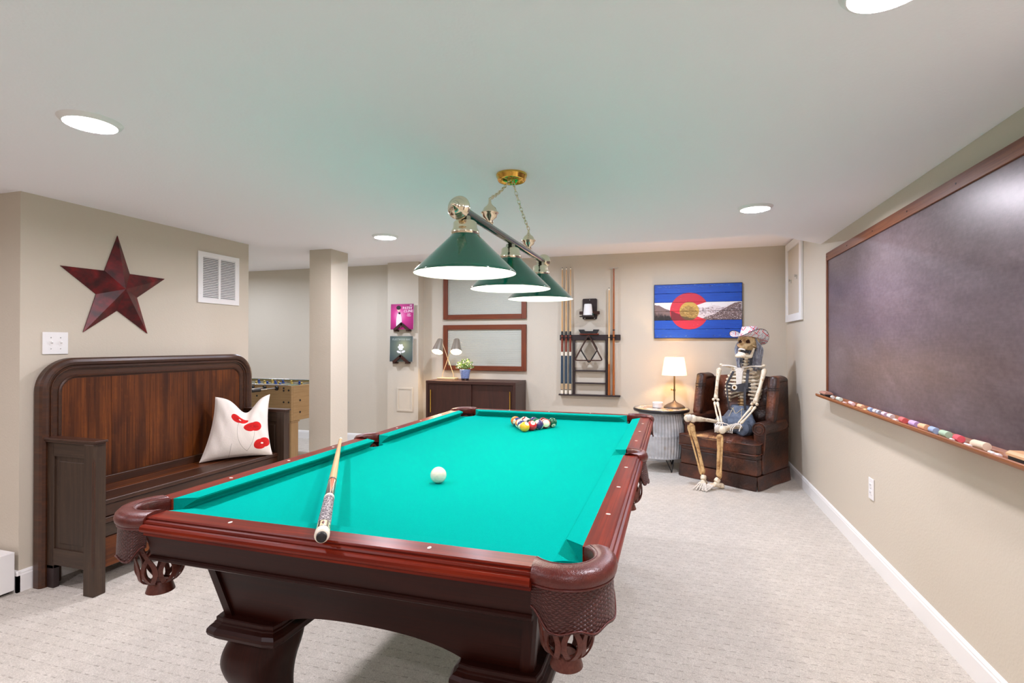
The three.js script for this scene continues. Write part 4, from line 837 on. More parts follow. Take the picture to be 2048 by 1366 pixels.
{ // white framed hatch high on the right wall by the corner
  const t = thing('wall_hatch', 'white framed wall hatch with two small knobs by the corner', 'wall hatch', [XR, 1.885, -5.545], -Math.PI / 2);
  const W = 0.333, H = 0.388, f = 0.07;
  for (const e of [1, -1]) { mesh('frame_stile', [bx(f, 2 * H, 0.022, e * (W - f / 2), 0, 0.012, 0.004)], M.trim, t); mesh('frame_rail', [bx(2 * W - 2 * f, f, 0.022, 0, e * (H - f / 2), 0.012, 0.004)], M.trim, t); }
  mesh('hatch_panel', [bx(2 * W - 2 * f, 2 * H - 2 * f, 0.008, 0, 0, 0.005, 0.001)], M.wall, t);
  for (const [x, y] of [[-0.12, 0.015], [0.13, 0.03]]) mesh('knob', [cy(0.004, 0.004, 0.016, 0, 0, 0, 10).rotateX(Math.PI / 2).translate(x, y, 0.016), sp(0.012, x, y, 0.027, 1, 1, 0.7, 12), bx(0.01, 0.04, 0.006, x, y - 0.01, 0.012, 0.002)], M.brushed, t);
}
// =====================================================================================================
// chalkboard wall
M.boardOak = phys({ map: woodTex(0x5e2f1a, 0x96603c, { s: 111, rx: 0.7, ry: 0.1, pores: 0.6, bands: 5 }), roughness: 0.45 });
M.trayOak = phys({ map: woodTex(0x7d4420, 0xb0713f, { s: 112, rx: 0.7, ry: 0.1, pores: 0.4, bands: 4 }), roughness: 0.45 });
{
  const D0 = 1.5, D1 = 4.395, y0 = 0.905, y1 = 1.952, mid = (D0 + D1) / 2, L = D1 - D0;
  const t = thing('chalkboard', 'large dusty slate chalkboard in an oak frame with chalk tray', 'chalkboard', [XR, 0, -mid], -Math.PI / 2);   // local x towards the camera
  const smear = tex(1024, 512, (u, v) => {
    const n = fbm(u, v, 5, 3, 4, 121), s = fbm(u * 1 + v * 0.35, v, 14, 10, 3, 122), f = fbm(u, v, 160, 90, 2, 123), w = fbm(u, v, 40, 200, 2, 124);
    const streak = Math.pow(Math.max(0, vn(u * 26 + v * 14, v * 9 - u * 6, 26, 9, 125) - 0.7) / 0.3, 2);
    const k = 34 * (n - 0.5) + 20 * (s - 0.5) + 18 * (f - 0.5) + 10 * (w - 0.5) + 10 * streak;
    return [102 + k, 89 + k, 94 + k];
  }, 2.9, 1.05);
  const mb = phys({ map: smear, roughness: 0.34, specularIntensity: 0.9, bumpMap: noiseBump(200, 126, 0.6, 2, 512), bumpScale: 0.00012 });
  mesh('slate', [bx(L - 0.04, y1 - y0 - 0.05, 0.012, 0, (y0 + y1) / 2 - 0.02, 0.009, 0)], mb, t);
  const top = mesh('top_rail', [bx(L, 0.058, 0.022, 0, y1 - 0.029, 0.014, 0.003)], M.boardOak, t);
  for (let k = 0; k < 7; k++) mesh('screw', [cy(0.004, 0.004, 0.002, 0, 0, 0, 10).rotateX(Math.PI / 2).translate(-L / 2 + 0.03 + k * 0.46, y1 - 0.03, 0.0255)], M.dark, top);
  for (const e of [1, -1]) mesh('side_stile', [bx(0.026, y1 - y0 - 0.058, 0.022, e * (L / 2 - 0.013), (y0 + y1 - 0.058) / 2, 0.014, 0.003)], M.boardOak, t, 'y');
  const sec = [[0.0, 0.905], [0.0, 0.887], [0.07, 0.887], [0.086, 0.892], [0.09, 0.9], [0.09, 0.909], [0.086, 0.912], [0.081, 0.911], [0.078, 0.902], [0.03, 0.9], [0.024, 0.908], [0.012, 0.918], [0, 0.918]];
  const fr = s => ({ p: v3(s, 0, 0), x: v3(0, 0, 1), y: v3(0, 1, 0) });
  mesh('chalk_tray', [sweep(sec, [fr(-L / 2 - 0.02), fr(L / 2)], true, false)], M.trayOak, t, 'x');
}
const trayY = 0.902;
function depthAt(px, X) { const a = (px - 1024) / 1048.04, s = Math.sin(0.2983), c = Math.cos(0.2983); return X * (c + a * s) / (-s + a * c); }
{
  // pieces of chalk along the tray, by the reading of the photograph from its far end
  const list = [
    ['grey white', 1665, 0xd2cfc6, 0.05, 0.011], ['pale mint', 1678, 0xcfdccb, 0.075, 0.013], ['small faded pink', 1689, 0xe0c2bb, 0.04, 0.007], ['light pink', 1703, 0xe6c4c2, 0.1, 0.011], ['soft orange', 1721, 0xe9bb94, 0.075, 0.012],
    ['thin yellow', 1730.5, 0xe6c083, 0.035, 0.007], ['sky blue', 1741, 0x9fb2d8, 0.055, 0.012], ['white', 1751, 0xded9d8, 0.04, 0.012], ['blue grey', 1757.5, 0xb6bccb, 0.028, 0.012], ['pale lilac', 1769, 0xdcc5dc, 0.055, 0.012],
    ['chunky white', 1781, 0xeadfe0, 0.05, 0.012], ['thin white', 1791, 0xebe0da, 0.035, 0.007], ['coral red', 1806, 0xe06b68, 0.065, 0.0135], ['lavender', 1828, 0xc7a6d6, 0.068, 0.0135], ['peach', 1847, 0xf0b98f, 0.058, 0.0135],
    ['powder blue', 1867, 0xa3b6d6, 0.062, 0.0135], ['mint green', 1890, 0xb7d2b4, 0.06, 0.0135], ['tiny white', 1903, 0xf2e8e2, 0.02, 0.006], ['bright red', 1917, 0xee6670, 0.05, 0.0135], ['short white', 1935, 0xf4ebe6, 0.04, 0.006],
    ['large cream', 1960, 0xefd9be, 0.075, 0.015], ['stubby white', 1983, 0xf4ebe6, 0.035, 0.007], ['worn pinkish white', 1996, 0xf2dfdc, 0.022, 0.007]];
  list.forEach(([n, px, col, len, r], i) => {
    const X = r < 0.009 ? 1.034 : 1.054, d = depthAt(px, X);
    const o = mesh('chalk_stick', [lathe([[0, 0], [r * 0.86, 0], [r * 0.95, 0.003], [r, len - 0.002], [r * 0.93, len], [0, len]], 18).translate(0, -len / 2, 0).rotateX(Math.PI / 2)], std({ color: col, roughness: 0.95 }));
    o.position.set(X, trayY + r * 0.98, -d); o.rotation.y = (i % 3 - 1) * 0.08;
    tag(o, `${n} chalk stick lying in the chalk tray`, 'chalk', 'chalk sticks in the tray');
  });
  const er = (px, X, len, lab, m) => { const d = depthAt(px, X), t = thing('board_eraser', lab, 'eraser', [X, trayY, -d], 0);
    mesh('felt_pad', [bx(0.044, 0.02, len, 0, 0.012, 0, 0.003)], M.black, t);
    mesh('wooden_top', [extr([[-0.026, 0], [0.026, 0], [0.026, 0.006], [0.017, 0.013], [-0.017, 0.013], [-0.026, 0.006]], len, 0.001).translate(0, 0.022, -len / 2)], m, t, 'z'); };
  er(1652, 1.05, 0.14, 'pinkish wooden board eraser at the far end of the tray', phys({ map: woodTex(0x9c6a58, 0xcaa18e, { s: 131, rx: 0.3, ry: 0.05, w: 128, h: 64 }), roughness: 0.6 }));
  er(2066, 1.05, 0.17, 'pale wooden board eraser at the picture edge of the tray', phys({ map: woodTex(0xcf9a68, 0xeac59c, { s: 132, rx: 0.3, ry: 0.05, w: 128, h: 64 }), roughness: 0.55 }));
}
{
  const t = thing('wall_outlet', 'white duplex power outlet low on the chalkboard wall', 'outlet', [XR, 0.437, -3.535], -Math.PI / 2);
  mesh('plate', [bx(0.078, 0.122, 0.006, 0, 0, 0.004, 0.0025)], M.white, t);
  for (const e of [1, -1]) { mesh('socket', [bx(0.033, 0.028, 0.004, 0, e * 0.02, 0.007, 0.0018)], M.white, t); mesh('slots', [bx(0.002, 0.008, 0.001, -0.006, e * 0.022, 0.0092, 0), bx(0.002, 0.008, 0.001, 0.006, e * 0.022, 0.0092, 0)], M.black, t); }
  mesh('screw', [cy(0.0025, 0.0025, 0.002, 0, 0, 0, 10).rotateX(Math.PI / 2).translate(0, 0, 0.0075)], M.chrome, t);
}
// =====================================================================================================
// corner: drum table, lamp, candle
{
  const t = thing('drum_side_table', 'round side table made from a fluted galvanised drum', 'side table', [-0.118, 0, -5.62]);
  const gal = std({ map: tex(512, 256, (u, v) => { const n = fbm(u, v, 10, 8, 4, 141), r = fbm(u, v, 18, 4, 3, 142), k = (n - 0.5) * 60; const c = [184 + k, 186 + k, 188 + k]; return r > 0.66 ? mix3(c, [138, 112, 84], (r - 0.66) * 2.2) : c; }, 1, 1), metalness: 0.2, roughness: 0.5 });
  const R = y => 0.205 + 0.038 * Math.sin(Math.PI * Math.min(1, Math.max(0, (y - 0.02) / 0.62)));
  const N = 48;
  mesh('drum', [keep(grid(N * 6, 40, (u, v) => {
    const y = lerp(0.135, 0.585, v), a = u * Math.PI * 2, band = Math.exp(-Math.pow((y - 0.36) / 0.012, 2)) + sstep(0.16, 0.145, y) + sstep(0.56, 0.575, y);
    const r = R(y) + 0.0058 * Math.cos(a * N) * Math.max(0, 1 - band) + 0.004 * Math.min(1, band);
    return v3(r * Math.cos(a), y, r * Math.sin(a));
  }))], gal, t);
  mesh('drum_floor', [cy(R(0.14), R(0.14), 0.008, 0, 0.139, 0, 48)], gal, t);
  const topTex = canvasTex(1024, 1024, (g, w, h) => {
    g.fillStyle = '#d8d2c6'; g.fillRect(0, 0, w, h);
    for (let i = 0; i < 260; i++) { g.save(); g.translate(rnd() * w, rnd() * h); g.rotate(rnd() * 6.28); const c = ['#ece7dc', '#c8b48c', '#2b2725', '#d9cfa0', '#b9654a', '#e9d06a', '#8a8f96', '#f4f1ea', '#caa27c'][i % 9]; g.fillStyle = c; const s = 40 + rnd() * 34; if (i % 2) { g.beginPath(); g.arc(0, 0, s * 0.8, 0, 7); g.fill(); g.strokeStyle = '#55504a'; g.lineWidth = 4; g.stroke(); } else g.fillRect(-s, -s * 0.7, s * 2, s * 1.4); g.fillStyle = 'rgba(30,26,24,0.75)'; for (let k = 0; k < 4; k++) g.fillRect(-s * 0.6, -s * 0.4 + k * s * 0.25, s * (0.5 + rnd() * 0.7), 4); g.restore(); }
  });
  const tg = new THREE.CircleGeometry(0.266, 64).rotateX(-Math.PI / 2).translate(0, 0.6215, 0);
  mesh('collage_top', [keep(tg)], phys({ map: topTex, roughness: 0.25, clearcoat: 0.6 }), t);
  mesh('black_rim', [lathe([[0.0, 0.588], [0.266, 0.588], [0.276, 0.592], [0.281, 0.602], [0.28, 0.614], [0.274, 0.621], [0.266, 0.6225], [0.26, 0.621], [0, 0.62]], 64)], phys({ color: 0x18161a, roughness: 0.3, clearcoat: 0.3 }), t);
  for (let i = 0; i < 3; i++) { const a = i * Math.PI * 2 / 3 + 1.05, c = Math.cos(a), s = Math.sin(a), p = (r, y, q) => v3(r * c - q * s, y, r * s + q * c); mesh('hairpin_leg', [tube([p(0.17, 0.134, 0.045), p(0.205, 0.03, 0.008), p(0.21, 0.006, 0), p(0.205, 0.03, -0.008), p(0.17, 0.134, -0.045)], 0.005, 32, 8)], M.black, t); }
}
{
  const t = thing('table_lamp', 'small table lamp with cream fabric shade on the drum table', 'lamp', [0.012, 0.6225, -5.67]);
  const br = std({ color: 0x5a4c40, metalness: 0.25, roughness: 0.45 });
  mesh('base', [lathe([[0, 0], [0.105, 0], [0.108, 0.006], [0.1, 0.014], [0.096, 0.02], [0.07, 0.036], [0.04, 0.05], [0.018, 0.062], [0.012, 0.075], [0, 0.075]], 40)], br, t);
  mesh('stem', [rod(v3(0, 0.06, 0), v3(0, 0.36, 0), 0.0075), cy(0.011, 0.011, 0.02, 0, 0.18, 0, 16)], std({ color: 0x7a6340, metalness: 0.8, roughness: 0.4 }), t);
  mesh('switch_key', [rod(v3(0, 0.18, 0), v3(-0.026, 0.184, 0.008), 0.004), sp(0.011, -0.03, 0.187, 0.009, 0.5, 1, 1, 12)], M.gold, t);
  const lin = tex(256, 256, (u, v) => { const n = (fbm(u, v, 14, 14, 3, 151) - 0.5) * 46; return [240 + n * 0.6, 230 + n * 0.7, 212 + n * 0.8]; }, 0.3, 0.3);
  const sm = phys({ map: lin, roughness: 1, transmission: 0.34, thickness: 0, side: THREE.DoubleSide, bumpMap: noiseBump(24, 152, 0.3), bumpScale: 0.004 });
  mesh('shade', [lathe([[0.125, 0.335], [0.12, 0.37], [0.1, 0.5], [0.097, 0.518]], 48)], sm, t);
  mesh('shade_rim', [new THREE.TorusGeometry(0.125, 0.002, 6, 48).rotateX(Math.PI / 2).translate(0, 0.335, 0), new THREE.TorusGeometry(0.097, 0.002, 6, 48).rotateX(Math.PI / 2).translate(0, 0.518, 0)], M.ivory, t);
  mesh('spider', [rod(v3(-0.097, 0.515, 0), v3(0.097, 0.515, 0), 0.0015), rod(v3(0, 0.36, 0), v3(0, 0.525, 0), 0.002)], br, t);
  mesh('bulb', [sp(0.026, 0, 0.425, 0, 1, 1.2, 1)], std({ color: 0xffffff, emissive: 0xffd9a0, emissiveIntensity: 6 }), t);
  const l = new THREE.PointLight(CORNER_COLOR, CORNER); l.position.set(0, 0.425, 0); l.castShadow = true; t.add(l);
}
{
  const t = thing('candle_tin', 'white lidded candle tin beside the table lamp', 'candle', [-0.152, 0.6225, -5.63]);
  mesh('tin', [lathe([[0, 0], [0.05, 0], [0.052, 0.003], [0.052, 0.04], [0.05, 0.042], [0, 0.042]], 36)], M.white, t);
  mesh('lid', [lathe([[0.0505, 0.036], [0.054, 0.036], [0.054, 0.054], [0.051, 0.057], [0, 0.057]], 36)], M.white, t);
}
// =====================================================================================================
// leather armchair, turned into the room
const CHX = 0.5585, CHD = 5.447, CHT = -0.579;
{
  const t = thing('leather_armchair', 'worn brown leather wing armchair in the corner', 'armchair', [CHX, 0, -CHD], CHT);
  const hide = tex(512, 512, (u, v) => { const n = fbm(u, v, 5, 5, 4, 161), f = fbm(u, v, 60, 60, 2, 162); return mix3([40, 20, 14], [118, 62, 34], Math.max(0, Math.min(1, (n - 0.32) * 1.9 + (f - 0.5) * 0.25))); }, 0.8, 0.8);
  M.hide = phys({ map: hide, roughness: 0.38, bumpMap: noiseBump(40, 163, 0.5, 4), bumpScale: 0.003, clearcoat: 0.2, clearcoatRoughness: 0.35 });
  const H = M.hide, welt = (p, r = 0.004, c = false) => tube(p, r, 60, 6, c);
  // skirt with open corner pleats
  const sk = (a, b, n) => slab(24, 4, (u, v) => { const p = a.clone().lerp(b, u); const w = 0.006 * Math.sin(u * 9) * (1 - v); p.y = lerp(0.004, 0.122, v); return p.addScaledVector(n, 0.012 * (1 - v) + w); }, () => n.clone().multiplyScalar(-0.006));
  mesh('skirt', [sk(v3(-0.377, 0, 0.33), v3(0.377, 0, 0.33), v3(0, 0, 1))], H, t);
  mesh('skirt', [sk(v3(0.38, 0, 0.325), v3(0.38, 0, -0.315), v3(1, 0, 0))], H, t);
  mesh('skirt', [sk(v3(-0.38, 0, -0.315), v3(-0.38, 0, 0.325), v3(-1, 0, 0))], H, t);
  mesh('skirt', [sk(v3(0.377, 0, -0.318), v3(-0.377, 0, -0.318), v3(0, 0, -1)).translate(0, 0, 0.02)], H, t);
  mesh('front_panel', [bx(0.75, 0.15, 0.10, 0, 0.195, 0.276, 0.02)], H, t);
  mesh('front_roll', [bx(0.752, 0.055, 0.11, 0, 0.286, 0.28, 0.026)], H, t);
  mesh('seat_deck', [bx(0.70, 0.2, 0.5, 0, 0.2, 0.0, 0.02)], H, t);
  // T-shaped seat cushion, crowned
  const cush = slab(28, 24, (u, v) => { const s = u * 2 - 1, q = v * 2 - 1, zz = lerp(-0.18, 0.345, v), w = zz > 0.19 ? lerp(0.29, 0.375, sstep(0.19, 0.235, zz)) : 0.29; return v3(s * w, 0.405 + 0.045 * (1 - Math.pow(Math.abs(s), 3)) * (1 - Math.pow(Math.abs(q), 3)) - 0.012 * sstep(0.85, 1, Math.abs(q)) + 0.003 * Math.sin(s * 11 + q * 7), zz); }, (u, v) => v3(0, -0.095, 0));
  mesh('seat_cushion', [cush], H, t);
  mesh('cushion_welt', [welt([[-0.375, 0.402, 0.23], [-0.377, 0.402, 0.343], [0, 0.404, 0.349], [0.377, 0.402, 0.343], [0.375, 0.402, 0.23]], 0.005), welt([[-0.375, 0.312, 0.23], [-0.377, 0.312, 0.343], [0, 0.312, 0.349], [0.377, 0.312, 0.343], [0.375, 0.312, 0.23]], 0.005)], H, t);
  for (const e of [1, -1]) {
    const a = part('arm', t);
    mesh('arm_side', [bx(0.085, 0.40, 0.52, e * 0.335, 0.315, -0.055, 0.02)], H, a);
    // rolled arm, swelling towards the back
    const fr = []; for (let i = 0; i <= 20; i++) { const s = i / 20, zz = lerp(0.215, -0.2, s); fr.push({ p: v3(e * (0.345 + 0.012 * Math.sin(s * 3)), 0.525 + 0.012 * s, zz), x: v3(1, 0, 0), y: v3(0, 1, 0), s: i === 0 ? 0.9 : 1 }); }
    mesh('arm_roll', [sweep(Array.from({ length: 20 }, (_, i) => { const q = i / 20 * Math.PI * 2; return [0.068 * Math.cos(q), 0.062 * Math.sin(q)]; }), fr)], H, a);
    mesh('arm_front', [cy(0.05, 0.046, 0.014, 0, 0, 0, 24).rotateX(Math.PI / 2).translate(e * 0.345, 0.523, 0.216), extr([[-0.036, -0.22], [0.036, -0.22], [0.05, -0.03], [0.046, 0.0], [-0.046, 0.0], [-0.05, -0.03]], 0.012, 0.003).translate(e * 0.345, 0.523, 0.202)], H, a);
    mesh('arm_welt', [new THREE.TorusGeometry(0.055, 0.005, 8, 32).scale(1.1, 1, 1).translate(e * 0.345, 0.524, 0.217), new THREE.TorusGeometry(0.03, 0.004, 8, 24).translate(e * 0.345, 0.522, 0.223)], H, a);
    // wing with padded front edge
    const w = part('wing', t);
    mesh('wing_panel', [slab(10, 14, (u, v) => { const y = lerp(0.50, 0.945, v), f = lerp(0.03, -0.03, v) - 0.05 * sstep(0.7, 1, v), zz = lerp(-0.27, f, u); return v3(e * (0.395 - 0.01 * v), y, zz); }, () => v3(-e * 0.05, 0, 0))], H, w);
    const pf = []; for (let i = 0; i <= 24; i++) { const s = i / 24, y = lerp(0.56, 0.955, Math.min(1, s * 1.25)), zz = s < 0.8 ? lerp(0.035, -0.04, s / 0.8) : lerp(-0.04, -0.2, (s - 0.8) / 0.2); const d = s < 0.74 ? v3(0, 0, 1) : v3(0, 0.7, 0.7); pf.push({ p: v3(e * 0.362, y, zz), x: v3(1, 0, 0), y: d, s: s < 0.06 ? 0.8 : 1 }); }
    mesh('wing_roll', [sweep(Array.from({ length: 18 }, (_, i) => { const q = i / 18 * Math.PI * 2; return [0.05 * Math.cos(q), 0.047 * Math.sin(q)]; }), pf)], H, w);
    mesh('wing_seam', [new THREE.TorusGeometry(0.049, 0.003, 6, 24).rotateX(Math.PI / 2).translate(e * 0.362, 0.86, -0.018), new THREE.TorusGeometry(0.049, 0.003, 6, 24).rotateX(Math.PI / 2).translate(e * 0.362, 0.88, -0.021)], M.dark, w);
  }
  mesh('back_frame', [bx(0.74, 0.8, 0.07, 0, 0.52, -0.275, 0.03)], H, t);
  const bc = slab(30, 30, (u, v) => { const s = u * 2 - 1, q = v * 2 - 1; const y = lerp(0.42, 0.975, v), puff = (1 - Math.pow(Math.abs(s), 3.2)) * (1 - Math.pow(Math.abs(q), 4)); const crease = 0.006 * Math.sin(s * 9 + q * 5) + 0.005 * Math.sin(s * 4 - q * 13); return v3(s * 0.325, y - 0.02 * s * s * sstep(0.8, 1, v), -0.225 - 0.03 * v + 0.105 * puff + crease * puff); }, () => v3(0, 0, -0.03));
  mesh('back_cushion', [bc], H, t);
}
// =====================================================================================================
// seated skeleton with wig, harness and denim
function sdfMesh(sdf, size, res) {   // sdf over a cube of half-width size
  const mc = new MarchingCubes(res, new THREE.MeshBasicMaterial(), false, false, 60000);
  mc.isolation = 0; const h = res / 2;
  for (let k = 0; k < res; k++) for (let j = 0; j < res; j++) for (let i = 0; i < res; i++) mc.field[i + j * res + k * res * res] = -sdf((i - h) / h * size, (j - h) / h * size, (k - h) / h * size);
  mc.update();
  const n = mc.count ?? mc.geometry.drawRange.count, g = new THREE.BufferGeometry();
  g.setAttribute('position', new THREE.BufferAttribute(new Float32Array(mc.positionArray.slice(0, n * 3)).map(v => v * size), 3));
  const q = mergeVertices(g, 1e-5); q.computeVertexNormals(); return q;
}
const smin = (a, b, k) => { const h = Math.max(0, Math.min(1, 0.5 + 0.5 * (b - a) / k)); return lerp(b, a, h) - k * h * (1 - h); };
const smax = (a, b, k) => -smin(-a, -b, k);
const ell = (x, y, zz, cx, cyy, cz, rx, ry, rz) => { const k = Math.hypot((x - cx) / rx, (y - cyy) / ry, (zz - cz) / rz); return (k - 1) * Math.min(rx, ry, rz); };
const cap = (x, y, zz, a, b, r0, r1 = r0) => { const dx = b[0] - a[0], dy = b[1] - a[1], dz = b[2] - a[2], t = Math.max(0, Math.min(1, ((x - a[0]) * dx + (y - a[1]) * dy + (zz - a[2]) * dz) / (dx * dx + dy * dy + dz * dz))); return Math.hypot(x - a[0] - dx * t, y - a[1] - dy * t, zz - a[2] - dz * t) - lerp(r0, r1, t); };
{
  const OX = 0.5, OD = 5.2, W = (x, y, d) => v3(x - OX, y, -(d - OD));
  const t = thing('skeleton', 'life-size plastic skeleton with grey wig seated in the leather armchair', 'skeleton', [OX, 0, -OD]);
  const boneTex = tex(256, 256, (u, v) => { const n = fbm(u, v, 8, 8, 4, 171), k = fbm(u, v, 22, 22, 3, 172); return mix3([234, 222, 198], [172, 134, 92], Math.max(0, Math.min(1, (n - 0.52) * 2.2 + (k - 0.5) * 0.8))); }, 0.25, 0.25);
  const boneTan = tex(256, 256, (u, v) => { const n = fbm(u, v, 8, 8, 4, 173), k = fbm(u, v, 22, 22, 3, 174); return mix3([222, 186, 130], [158, 112, 66], Math.max(0, Math.min(1, (n - 0.42) * 2.2 + (k - 0.5) * 0.8))); }, 0.25, 0.25);
  const B = std({ map: boneTex, roughness: 0.5 }), BT = std({ map: boneTan, roughness: 0.45 }), BW = std({ map: speck(0xd9d2c6, 30, 20, 175, 0.15), roughness: 0.55 });
  // body frame: L towards its left arm, F the way it faces
  const L = v3(0.886, 0, 0.464), F = v3(-0.464, 0, 0.886), U = v3(0, 1, 0);
  const at = (c, l, u, f) => c.clone().addScaledVector(L, l).addScaledVector(U, u).addScaledVector(F, f);
  // spine
  const sp0 = W(0.607, 0.50, 5.375), sp1 = W(0.632, 0.70, 5.475), sp2 = W(0.652, 0.92, 5.525), sp3 = W(0.668, 1.09, 5.48), sp4 = W(0.674, 1.19, 5.445);
  const spine = new THREE.CatmullRomCurve3([sp0, sp1, sp2, sp3, sp4]);
  for (let i = 0; i < 24; i++) {
    const f = (i + 0.5) / 24, p = spine.getPointAt(f), d = spine.getTangentAt(f), r = lerp(0.031, 0.018, f);
    const g = lathe([[0, -0.012], [r * 0.96, -0.0115], [r, -0.008], [r * 0.8, 0], [r, 0.008], [r * 0.96, 0.0115], [0, 0.012]], 16);
    g.applyQuaternion(new THREE.Quaternion().setFromUnitVectors(U, d)).translate(p.x, p.y, p.z);
    const tip = p.clone().addScaledVector(F, -r - 0.022).addScaledVector(U, -0.008);
    mesh('vertebra', [g, rod(p, tip, 0.006, 0.004, 8), rod(p.clone().addScaledVector(L, -r - 0.012), p.clone().addScaledVector(L, r + 0.012), 0.005, 0.005, 8)], i > 19 ? B : i < 9 ? BT : B, t);
  }
  // rib cage
  const chest = part('rib_cage', t), C = W(0.640, 0.92, 5.455);
  for (let i = 0; i < 10; i++) for (const s of [1, -1]) {
    const y = lerp(0.135, -0.125, i / 9), w = 1.1 * [0.06, 0.092, 0.115, 0.128, 0.136, 0.14, 0.14, 0.136, 0.128, 0.116][i], d = [0.055, 0.07, 0.08, 0.088, 0.092, 0.094, 0.094, 0.092, 0.086, 0.078][i];
    const pts = [], drop = lerp(0.03, 0.075, i / 9), end = i < 7 ? 0.98 : 0.86 - (i - 7) * 0.05;
    for (let k = 0; k <= 12; k++) { const q = k / 12 * end, a = Math.PI * (1 - q); pts.push(at(C, s * (w * Math.sin(a) * (1 - 0.08 * q) + 0.016), y - drop * Math.sin(q * Math.PI / 2) + (i >= 5 ? 0.06 * Math.max(0, q - 0.6) : 0.01 * q), -0.02 + d * Math.cos(a) * -1 * -1)); }
    pts.forEach((p, k) => { const q = k / 12 * end, a = Math.PI * (1 - q); const want = -0.005 + d * Math.cos(a); const now = p.clone().sub(C).dot(F); p.addScaledVector(F, want - now); });
    const fr = new THREE.CatmullRomCurve3(pts);
    mesh('rib', [new THREE.TubeGeometry(fr, 30, 0.0098, 8)], B, chest);
  }
  mesh('sternum', [slab(8, 14, (u, v) => at(C, (u - 0.5) * lerp(0.066, 0.046, v) * (v < 0.2 ? 1.25 : 1), lerp(0.135, -0.05, v), 0.085 + 0.02 * v), () => F.clone().multiplyScalar(-0.014))], BW, chest);
  // shoulders and arms
  const shR = W(0.433, 1.05, 5.50), shL = W(0.815, 1.052, 5.345);
  for (const [sh, s] of [[shR, -1], [shL, 1]]) {
    mesh('clavicle', [bone([at(C, s * 0.02, 0.135, 0.085), at(C, s * 0.09, 0.15, 0.06), sh.clone().addScaledVector(U, 0.018).addScaledVector(L, -s * 0.02)], [0.01, 0.006, 0.008, 0.011])], BW, t);
    mesh('scapula', [slab(8, 8, (u, v) => at(C, s * lerp(0.06, 0.15, u) * (1 - 0.25 * v), lerp(0.13, -0.03, v), -0.085 - 0.02 * Math.sin(u * 3)), () => F.clone().multiplyScalar(-0.006)), bone([at(C, s * 0.08, 0.12, -0.09), sh.clone().addScaledVector(U, 0.03)], [0.008, 0.011, 0.014])], B, t);
  }
  const arm = (sh, el, wr, s, knuckle, down) => {
    const a = part('arm', t), side = L.clone().multiplyScalar(s);
    mesh('humerus', [bone([sh, sh.clone().lerp(el, 0.5).addScaledVector(side, 0.004), el], [0.028, 0.02, 0.0155, 0.015, 0.0165, 0.024]), sp(0.014, el.x + L.x * 0.022, el.y, el.z + L.z * 0.022, 1, 1, 1, 12), sp(0.014, el.x - L.x * 0.022, el.y, el.z - L.z * 0.022, 1, 1, 1, 12)], B, a);
    const e2 = el.clone().addScaledVector(U, -0.018), o = side.clone().multiplyScalar(0.013);
    mesh('radius', [bone([e2.clone().add(o), e2.clone().lerp(wr, 0.5).addScaledVector(o, 1.4), wr.clone().addScaledVector(o, 0.9)], [0.013, 0.008, 0.0085, 0.014])], B, a);
    mesh('ulna', [bone([e2.clone().sub(o), e2.clone().lerp(wr, 0.5).addScaledVector(o, -1.2), wr.clone().addScaledVector(o, -0.9)], [0.016, 0.0095, 0.008, 0.009])], B, a);
    // hand: wrist bones, then five separate jointed fingers
    const h = part('hand', a), wristBones = [];
    const dir = knuckle.clone().sub(wr).normalize(), lat = dir.clone().cross(U).normalize();
    for (let k = 0; k < 7; k++) { const p = wr.clone().addScaledVector(dir, 0.012 + 0.012 * (k % 2)).addScaledVector(lat, (k - 3) * 0.007); wristBones.push(sp(0.0085, p.x, p.y, p.z, 1, 1, 1, 10)); }
    mesh('wrist_bones', wristBones, BW, h);
    for (let k = 0; k < 5; k++) {
      const th = k === 0, off = (k - 2) * 0.015, sp1 = wr.clone().addScaledVector(dir, 0.02).addScaledVector(lat, off * 0.8);
      const p1 = sp1.clone().addScaledVector(dir, th ? 0.035 : 0.06).addScaledVector(lat, off * (th ? 1.4 : 0.5)), p2 = p1.clone().addScaledVector(dir, th ? 0.02 : 0.03).addScaledVector(down, 0.018), p3 = p2.clone().addScaledVector(dir, 0.012).addScaledVector(down, 0.024), p4 = p3.clone().addScaledVector(down, 0.016);
      const seg = [[sp1, p1], [p1, p2], [p2, p3], [p3, p4]].slice(0, th ? 3 : 4).map(([q, r]) => bone([q, q.clone().lerp(r, 0.5), r], [0.0062, 0.004, 0.0055], 8));
      mesh('finger', seg, BW, h);
    }
  };
  arm(shR, W(0.392, 0.745, 5.40), W(0.418, 0.555, 5.20), -1, W(0.405, 0.54, 5.09), v3(-0.05, -1, 0.15));
  arm(shL, W(0.705, 0.735, 5.19), W(0.565, 0.562, 5.10), 1, W(0.49, 0.55, 5.02), v3(0, -1, 0.1));
  // pelvis wrapped in denim shorts
  const hipC = W(0.607, 0.505, 5.375), hipR = at(hipC, -0.085, 0.0, 0.02), hipL = at(hipC, 0.085, -0.005, 0.02);
  const denim = std({ map: tex(256, 256, (u, v) => { const n = fbm(u, v, 6, 6, 3, 181), f = ((u * 90 + v * 90) % 1) < 0.5 ? 8 : 0, k = (n - 0.5) * 60 + f; return [88 + k, 98 + k, 114 + k]; }, 0.2, 0.2), roughness: 0.9 });
  const ring = (c, w, d, n = 28) => Array.from({ length: n }, (_, i) => { const a = i / n * Math.PI * 2; return at(c, w * Math.cos(a), 0, d * Math.sin(a)); });
